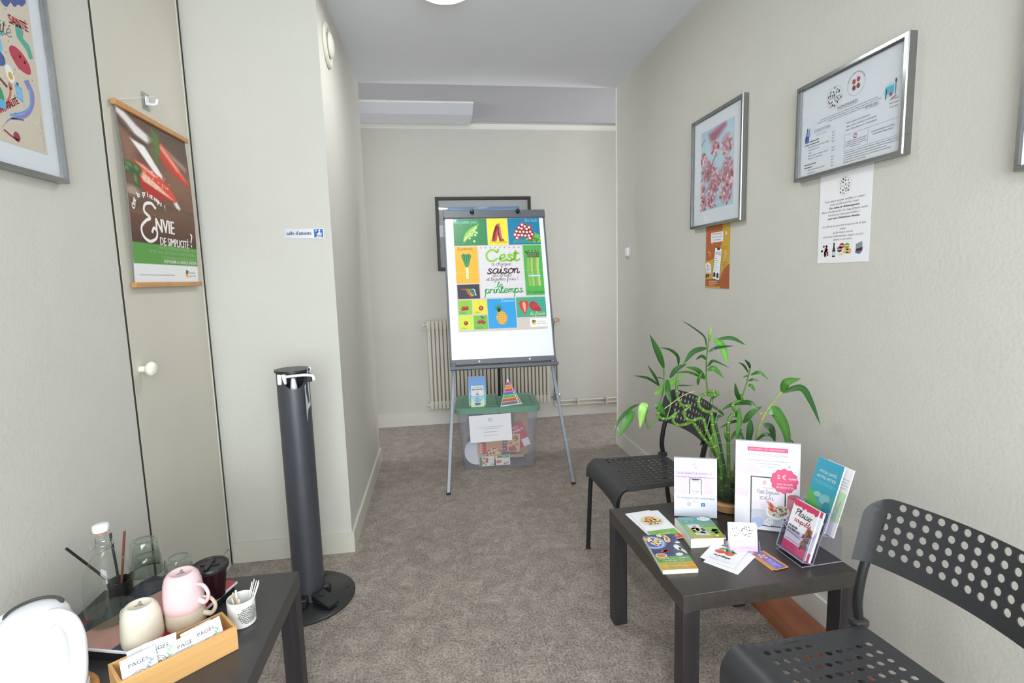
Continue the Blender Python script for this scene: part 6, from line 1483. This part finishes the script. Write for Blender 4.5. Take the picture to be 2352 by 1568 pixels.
LV = [((905, 360), (690, 133), [(885, 270), (770, 180)], 15, G5), ((925, 320), (947, 185), (935, 250), 28, G4), ((975, 280), (1092, 515), (1045, 360), 80, G3), ((1005, 290), (1245, 345), (1130, 285), 38, G1), ((925, 405), (1145, 350), (1000, 365), 28, G5),
 ((910, 372), (705, 512), (795, 405), 52, G1), ((900, 470), (812, 472), (868, 440), 32, G1), ((915, 525), (1105, 540), (970, 478), 30, G1), ((915, 560), (1057, 630), (975, 545), 48, G2), ((890, 632), (725, 530), (825, 560), 55, G2), ((890, 640), (615, 585), (760, 580), 38, G2), ((830, 690), (872, 570), (840, 630), 28, G2),
 ((540, 545), (418, 248), (485, 400), 58, G1), ((665, 520), (500, 365), [(655, 440), (590, 385)], 36, G1), ((500, 690), (398, 512), (455, 600), 28, G1), ((500, 695), (280, 605), (400, 630), 38, G1), ((590, 625), (738, 505), (650, 545), 50, G1), ((460, 765), (720, 608), (590, 675), 62, G3), ((575, 640), (592, 835), (578, 740), 52, G1), ((545, 640), (468, 625), (505, 625), 22, G1),
 ((400, 850), (335, 1055), (365, 900), 88, G4), ((330, 850), (108, 1130), [(250, 895), (150, 1000)], 32, G1), ((290, 915), (148, 1145), (235, 990), 80, G2), ((470, 845), (562, 955), (505, 880), 66, G2), ((640, 690), (800, 690), (720, 690), 14, G5),
 ((1280, 548), (1232, 468), (1262, 500), 32, G1), ((1262, 580), (1178, 490), (1225, 520), 24, G1), ((1285, 600), (1440, 642), (1360, 578), 32, G2), ((1265, 650), (1362, 655), (1310, 638), 24, G2), ((1262, 688), (1325, 745), (1295, 695), 32, G2), ((1268, 612), (1218, 622), (1245, 612), 22, G2),
 ((1200, 850), (1150, 665), (1165, 760), 48, G1), ((1260, 852), (1030, 905), (1140, 855), 66, G2), ((1190, 835), (1350, 900), (1280, 840), 44, G1), ((1550, 748), (1717, 630), (1595, 660), 72, G2), ((1550, 752), (1885, 1035), [(1720, 710), (1810, 840)], 58, G1), ((1440, 930), (1615, 1300), [(1500, 915), (1590, 1080)], 92, G2),
 ((1220, 1010), (1387, 865), (1285, 930), 62, G2), ((1285, 985), (1245, 1280), (1282, 1110), 80, G1), ((1395, 1020), (1497, 1180), (1465, 1060), 64, G1), ((1330, 1165), (1490, 1175), [(1400, 1112), (1460, 1120)], 30, G1), ((1225, 1005), (1010, 1060), (1130, 1005), 34, G1), ((1190, 880), (1155, 1175), (1190, 1020), 56, G2), ((1175, 1050), (1240, 1172), (1195, 1110), 52, G1), ((1600, 1150), (1668, 1205), (1640, 1170), 20, G1), ((1215, 1070), (1110, 1170), (1150, 1100), 36, G2), ((1090, 1180), (1060, 1060), (1070, 1120), 26, G2), ((1395, 945), (1345, 940), (1370, 935), 30, '#b89a78')]
random.seed(8)
for b_, t_, m_, w_, tone in LV:
    right = b_[0] > 1380
    d0 = -.10 if right and b_[1] < 960 else random.uniform(-.03, .03); leaf(b_, t_, m_, w_, tone, d0, d0+random.uniform(-.06, .03), random.uniform(-.3, .3))
stalk([(545, 890), (600, 850), (700, 780), (800, 740)], .0014, (-.04, -.04), M_NODE, False)

# ------------------------------------------------------------------ things on the left-hand table
TL = .441
# lacquer tray
tr_rz = -.29; txc = (-.7, 1.43)
def TM(px_, py_): 
    c, d = math.cos(tr_rz), math.sin(tr_rz); return (TCX+px_*c-py_*d, TCY+px_*d+py_*c)
TWd, TDp = .285, .30
c_, d_ = math.cos(tr_rz), math.sin(tr_rz)
TCX = -.603-(TWd/2*c_-TDp/2*d_); TCY = 1.528-(TWd/2*d_+TDp/2*c_)
ty = thing('tray', 'shallow patterned tray in red and navy under the cups on the left table', 'tray', (TCX, TCY, TL), tr_rz)
MB().rbox((-TWd/2+.006, -TDp/2+.006, 0), (TWd/2-.006, TDp/2-.006, .024), .003).build('base', M_BLACKP, ty)
MB().rbox((-TWd/2, -TDp/2, .024), (TWd/2, TDp/2, .0325), .002).build('board', M_PAPER, ty)
p = Print(); p.k = 2; W, H = TWd/2-.002, TDp/2-.002
p.rect(-W, -H, W, H, '#2d3350', 1)
p.poly([(-W*.2, H), (W*.55, H), (W*.2, -H), (-W*.75, -H)], '#b98a80', 2); p.poly([(W*.72, H), (W, H), (W, -H), (W*.45, -H)], '#b3243c', 2); p.poly([(-W, -H), (-W*.8, -H), (-W*.95, H*.1), (-W, H*.2)], '#7f2f44', 2)
for i in range(5): p.text(('the', 'bio', 'douceur', 'infusion', 'nature')[i], -W*.12-.004*i, H*.4-.03*i, .008, '#6d4a48', 'c', k=3, rot=.2)
p.build('pattern', ty, M_PRINTG, Matrix.Translation((0, 0, .0325)))
TT = TL+.0327

def mug_mesh(rt, rb, h, wall=.004):
    """upside-down mug: mouth (rb) at z=0, foot (rt) on top"""
    return MB().lathe([(rb-.0015, 0), (rb, .002), (rb*1.0, h*.18), (rb*.985, h*.45), (rb*.93, h*.72), ((rt+rb*.93)/2+.002, h*.90), (rt+.003, h*.975), (rt, h), (rt-.004, h), (rt-.006, h-.002), (0, h-.0022)], 36).lathe([(rb-.0015, 0), (rb-wall, .002), (rb-wall, h*.45), (rt, h*.9), (0, h*.93)], 36)
def mug(name, label, x, y, z, rt, rb, h, m, hang, prints=None):
    t = thing(name, label, 'mug', (x, y, z))
    mug_mesh(rt, rb, h).build('cup', m, t, 50)
    c, d = math.cos(hang), math.sin(hang); o = []
    for (r_, zz) in ((rb*.955, h*.26), (rb+.016, h*.22), (rb+.027, h*.36), (rb+.027, h*.52), (rb+.016, h*.68), (rb*.93, h*.70)): o.append((r_*c, r_*d, zz))
    MB().tube(spline(o, 5), .0062, 10, flat=.7).build('handle', m, t)
    p = Print(); p.k = 1
    for i in range(3): p.text(('lait', 'mug', 'fait main')[i], 0, .006-.006*i, .0042, '#4a4442', 'c', bold=.08)
    p.poly([(-.004, .012), (0, .016), (.004, .012)], '#4a4442')
    p.build('foot_mark', t, M=Matrix.Translation((0, 0, h-.0020)) @ Matrix.Rotation(.35, 4, 'Z'))
    return t
mug('mug', 'cream mug turned upside down, behind the tea box', -.7405, 1.302, TT, .0275, .0445, .092, M_CREAM, 2.6)
mug('mug', 'sand coloured mug upside down under the pink mug', -.665, 1.353, TT, .028, .0455, .092, M_BEIGE, -.05)
mug('mug', 'pale pink mug upside down, stacked on the sand coloured mug', -.665, 1.353, TT+.042, .0285, .0458, .094, M_PINK, -.35)

def tumbler(label, x, y, z, h=.095, r0=.0325, r1=.0425, facets=9):
    t = thing('tumbler', label, 'glass', (x, y, z)); mb = MB(); n = 54; vs = []; fs = []
    prof = [(r1, 0), (r1, .006), (r1*.985, h*.22), (r0*1.10, h*.72), (r0*1.07, h*.93), (r0*.98, h), (r0*.75, h), (r0*.5, h-.004), (0, h-.005)]
    inn = [(r1-.0025, .0), (r1*.93, h*.22), (r0*.9, h*.8), (r0*.5, h*.87), (0, h*.875)]
    for P_ in (prof, inn):
        o = len(vs)
        for i, (r_, zz) in enumerate(P_):
            for k in range(n):
                a = 2*PI*k/n; f = 1
                if P_ is prof and h*.2 < zz < h*.995: 
                    s_ = (a % (2*PI/facets))-(PI/facets); f = math.cos(PI/facets)/math.cos(s_)*1.03
                vs.append((r_*f*math.cos(a), r_*f*math.sin(a), zz))
        for i in range(len(P_)-1):
            for k in range(n): fs.append((o+i*n+k, o+i*n+(k+1) % n, o+(i+1)*n+(k+1) % n, o+(i+1)*n+k))
    mb.add(vs, fs); mb.build('bowl', M_GLASSW, t, 22)
    MB().tube([(r0*.72*math.cos(2*PI*k/24), r0*.72*math.sin(2*PI*k/24), h-.0015) for k in range(24)], .0016, 6, True).build('foot_ring', M_GLASSE, t)
    MB().tube([((r1-.001)*math.cos(2*PI*k/32), (r1-.001)*math.sin(2*PI*k/32), .001) for k in range(32)], .0012, 6, True).build('rim', M_GLASSE, t)
    return t
M_GLASSW = clear_mat('tumbler_wall', '#f4f8f6', 2.2, .02); M_GLASSE = clear_mat('thick_glass_edge', '#c4cccb', 2.2, .04, .08, '#b9c0bf')
tumbler('faceted drinking glass upside down, lower one of the two stacked by the bottle', -.845, 1.543, TT)
tumbler('faceted drinking glass upside down, upper one of the two stacked by the bottle', -.845, 1.543, TT+.047)
tumbler('single faceted glass upside down, behind the pink mug', -.748, 1.518, TT)

# black take-away cup with flat lid
kc = thing('lidded_cup', 'dark plum cup with black plastic lid, behind the pink mug', 'cup', (-.645, 1.462, TT))
MB().lathe([(0, 0), (.029, 0), (.0315, .002), (.0415, .086), (.042, .088), (.039, .086), (.029, .004), (0, .004)], 36).build('cup', mat('dark_plum_plastic', '#2a1218', .15, var=.05), kc)
MB().lathe([(.0425, .080), (.0455, .080), (.047, .086), (.0465, .090), (.0445, .093), (.040, .0925), (.038, .090), (0, .090)], 40).build('lid', M_BLACKP, kc, 30)
MB().rbox((-.007, -.033, .0905), (.007, .027, .0965), .003).rbox((-.024, -.005, .0902), (.024, .004, .093), .002).build('lid_tab', M_BLACKP, kc)

# swing-top bottle
bt = thing('swing_top_bottle', 'clear glass bottle with white swing stopper, at the back of the left table', 'bottle', (-.866, 1.405, TT))
bo_ = [(0, 0), (.048, 0), (.052, .004), (.053, .02), (.053, .095), (.051, .115), (.044, .142), (.031, .165), (.0205, .182), (.0165, .195), (.0155, .215), (.0185, .217), (.0185, .223), (.0155, .225), (.0155, .236), (.0145, .237)]
MB().lathe(bo_, 40).build('bottle_glass', M_TUMB, bt, 60)
MB().lathe([(.0, .003), (.0505, .004), (.051, .02), (.051, .03), (0, .03)], 32).build('water', clear_mat('clear_water', '#e8efe9', .5, .02, .05, '#b8c4b4'), bt)
MB().lathe([(.0152, .0), (.0175, .001), (.0185, .008), (.0175, .016), (.013, .0185), (0, .019)], 24, Matrix.Translation((0, 0, .238))).build('stopper', M_WHITEP, bt)
MB().lathe([(.0155, .236), (.0175, .2365), (.0175, .239), (.0155, .2395)], 20).build('gasket', mat('orange_gasket', '#c9683c', .5), bt)
wr = MB()
for s in (-1, 1): wr.tube(spline([(s*.019, -.004, .246), (s*.021, -.012, .225), (s*.0205, -.016, .205), (s*.017, -.015, .197), (s*.020, .002, .200), (s*.0195, .006, .215)], 5), .0012, 6)
wr.tube(spline([(-.017, -.015, .197), (0, -.0235, .188), (.017, -.015, .197)], 5), .0012, 6).tube([(-.0195, 0, .246), (.0195, 0, .246)], .0012, 6)
wr.tube([(.0175*math.cos(2*PI*k/20), .0175*math.sin(2*PI*k/20), .203) for k in range(20)], .001, 5, True).build('wire_bail', M_CHROME, bt)
# drinking straws in a small dark pot behind the bottle
hp_ = thing('straw_pot', 'small black pot holding straws, behind the bottle', 'pot', (-.905, 1.517, TT))
MB().lathe([(0, 0), (.026, 0), (.029, .045), (.027, .045), (.024, .003), (0, .003)], 24).build('pot', M_BLACKP, hp_)
def straw(label, px, py, dy, m):
    b = Vector((-.905, 1.517, TT+.006)); e = at(px, py, 1, 1.517+dy); d = e-b
    rim = b+d*min(1, .045/max(d.z, .01)); off = Vector((rim.x-b.x, rim.y-b.y, 0)); lim = .022
    if off.length > lim: b = b-off.normalized()*min(.02, off.length-lim+.0)
    o = MB().tube([b, e], .0034, 8).build('straw', m); return tag(o, label, 'straw', 'straws in the pot')
straw('black drinking straw leaning far to the left, behind the bottle', 152, 1259, -.10, M_BLACKP)
straw('black drinking straw whose tip shows just right of the bottle stopper', 253, 1224, .0, M_BLACKP)
straw('brown drinking straw leaning right, tip between bottle and stacked glasses', 286, 1220, .0, mat('brown_straw', '#7d4438', .35))

# espresso cup with sugar sticks and stirrers
SX, SY = -.541, 1.377
sc_ = thing('stick_cup', 'small white cup printed with black squiggles, holding sugar sticks, at the table edge', 'cup', (SX, SY, TL))
MB().lathe([(0, 0), (.030, 0), (.033, .003), (.0335, .068), (.0325, .070), (.031, .069), (.0305, .005), (0, .004)], 40).build('cup', M_CREAM if False else mat('white_porcelain', '#e9e8e4', .2, var=.01), sc_)
p = Print(); rn = random.Random(5)
for i in range(11):
    for j in range(9):
        u, v = -.024+.0048*i+(.0024 if j % 2 else 0), .014+.0048*j
        if ((u)/.026)**2+((v-.034)/.024)**2 < 1:
            p.k = 1; p.line([(u-.0017, v), (u, v+.0014*rn.choice((-1, 1))), (u+.0018, v+.0006)], .0014, '#26262a'); p.ell(u+.0004, v-.0012, .0010, .0010, '#26262a', n=6)
p.v = [((.0338+.0004)*math.cos(-.72+u/.0338), (.0338+.0004)*math.sin(-.72+u/.0338), v) for u, v, k in p.v]
p.build('squiggle_print', sc_)
M_STK = mat('sugar_stick_paper', '#e9e6ea', .5, var=.15, scale=300); M_STK2 = mat('wood_stirrer', '#d9bf98', .6, var=.1)
random.seed(31)
for i in range(14):
    tall = i < 7; a = .4+i*.32 if tall else random.uniform(2.5, 5.8); r0 = .020 if tall else .021
    ang = (-.2+i*.28) if tall else a
    e = (SX+.004+.024*math.cos(ang)+(.018 if tall else 0), SY+.024*math.sin(ang)*(1 if not tall else .6)+(.006 if tall else 0), TL+(.098+.004*(i % 3) if tall else .074+.003*(i % 4)))
    b = (SX+.011*math.cos(ang), SY+.011*math.sin(ang), TL+.006)
    o = MB().rbox((-.0026, -.0011, 0), (.0026, .0011, (Vector(e)-Vector(b)).length), .0008, 1, fm(b, Vector((0, 0, 1)).cross(Vector(e)-Vector(b)) if True else (1, 0, 0), (Vector(e)-Vector(b)).cross(Vector((0, 0, 1)).cross(Vector(e)-Vector(b))))).build('sugar_stick' if i < 10 else 'stirrer', M_STK if i < 10 else M_STK2)
    if i < 10: tag(o, 'slim white paper sugar stick standing in the squiggle-printed cup', 'sugar stick', 'sugar sticks in the cup')
    else: tag(o, 'short pale wooden stirrer standing in the squiggle-printed cup', 'stirrer', 'wooden stirrers in the cup')

# bamboo box with tea sachets
BXc, BYc, BRz = -.6325, 1.2275, math.radians(41); BL, BW, BH = .236, .090, .060
bb_ = thing('bamboo_box', 'long bamboo box holding white tea sachets, at the front of the left table', 'box', (BXc, BYc, TL), BRz)
MB().rbox((-BL/2, -BW/2, 0), (BL/2, -BW/2+.0065, BH), .0008).build('front_board', M_BAMBOO, bb_)
MB().rbox((-BL/2, BW/2-.0065, 0), (BL/2, BW/2, BH), .0008).build('rear_board', M_BAMBOO, bb_)
for s in (-1, 1): MB().rbox((s*(BL/2-.00325)-.00325, -BW/2+.0066, 0), (s*(BL/2-.00325)+.00325, BW/2-.0066, BH), .0008).build('end_board', M_BAMBOO, bb_)
MB().box((-BL/2+.0065, -BW/2+.0065, .001), (BL/2-.0065, BW/2-.0065, .005)).build('bottom_board', M_BAMBOO, bb_)
BM = Matrix.Translation((BXc, BYc, TL)) @ Matrix.Rotation(BRz, 4, 'Z')
def sachet(label, s, dy, lean, roll, z, plant='#a9cbb6', w=.066, h=.074):
    M = BM @ Matrix.Translation((s, dy, z+h/2+.001)) @ Matrix.Rotation(PI/2-lean, 4, 'X') @ Matrix.Rotation(roll, 4, 'Z')
    o = MB().rbox((-w/2, -h/2, -.0022), (w/2, h/2, 0), .0009).build('tea_sachet', M_PAPER, None, 20); o.matrix_world = M; tag(o, label, 'tea sachet', 'tea sachets in the bamboo box'); o['sheet_half'] = (w/2, h/2)
    p = Print(); p.k = 1
    p.text('PAGÈS', -.002, .014, .0085, '#2f3440', 'c', width=.037); p.line([(-.026, .0085), (.02, .0085)], .0006, '#6a7078')
    p.ring(-.004, -.016, .017, .017, .001, '#3f4a5c'); p.text('BIO', -.004, -.016, .0062, '#3f4a5c', 'c', bold=.05); p.ring(-.004, -.016, .013, .013, .0006, '#3f4a5c')
    for i in range(7):
        a = 1.1+i*.13; p.ell(.014+.004*(i % 2)*(1 if i % 3 else -1)+i*.001, -.012+i*.0042, .0045, .0018, plant, .7 if i % 2 else 2.2, 8)
    p.line([(.012, -.018), (.02, .012)], .0007, plant)
    p.build('print', o)
sachet('white tea sachet nearest the left end, in front in the bamboo box', -.076, -.032, .10, .02, .022, '#93a6c6')
sachet('white tea sachet with green sprig, leaning right behind the leftmost sachet', -.036, -.022, .16, -.10, .026)
sachet('white tea sachet half hidden at the back of the left group in the bamboo box', -.060, -.012, .16, -.03, .022)
sachet('white tea sachet on the left of the right-hand group in the bamboo box', .018, -.028, .30, .02, .010, '#9aa6b8', .066, .07)
sachet('white tea sachet at the right end of the bamboo box, in front', .060, -.029, .28, .06, .018, '#8fb8a0', .066, .07)
sachet('white tea sachet behind the two of the right-hand group in the bamboo box', .044, -.018, .30, .05, .014, '#b89aa0', .066, .07)

# kettle on a cork mat
KX, KY = -.862, 1.160
mt_ = MB().lathe([(0, 0), (.088, 0), (.090, .003), (.090, .007), (.088, .009), (0, .009)], 48).build('trivet', mat('orange_cork', '#c98a4c', .6, var=.15, scale=80), None, 40)
mt_.location = (KX, KY, TL); tag(mt_, 'round cork mat under the white kettle', 'mat')
M_KET = mat('white_kettle_plastic', '#eceef4', .3, var=.005, coat=.2); M_KGREY = mat('dark_grey_kettle_trim', '#4c4a4a', .4)
kt = thing('electric_kettle', 'white electric kettle with grey trim in the bottom left corner', 'kettle', (KX, KY, TL+.0091), -.35)
MB().lathe([(0, 0), (.070, 0), (.074, .003), (.074, .014), (.066, .018), (0, .018)], 40).build('power_base', M_KET, kt)
MB().lathe([(0, .0185), (.070, .0185), (.0735, .024), (.0735, .05), (.069, .12), (.062, .172), (.058, .184), (0, .184)], 48).build('body', M_KET, kt, 60)
MB().lathe([(.058, .1845), (.0585, .188), (.054, .198), (.040, .209), (.02, .2145), (0, .216)], 44).build('lid', M_KET, kt, 60)
q = []
for k in range(14):
    a = 3.9-k*.23; r_ = .0455; q.append((r_*math.cos(a), r_*math.sin(a), .2085-.002*abs(k-6.5)/6.5))
MB().tube(q, [.004]+[.0075]*12+[.004], 10, flat=.6).build('lid_grip', M_KGREY, kt)
hd = spline([(.040, 0, .2), (.066, 0, .203), (.094, 0, .192), (.106, 0, .16), (.104, 0, .11), (.094, 0, .06), (.078, 0, .034), (.06, 0, .034)], 6)
MB().tube(hd, [.011]+[.0145]*(len(hd)-2)+[.012], 14, flat=.85).build('handle', M_KET, kt, 60)
MB().tube(spline([(-.055, 0, .15), (-.075, 0, .172), (-.085, 0, .188)], 4), [.02]*4+[.017]*4+[.010], 14).build('spout', M_KET, kt, 60)
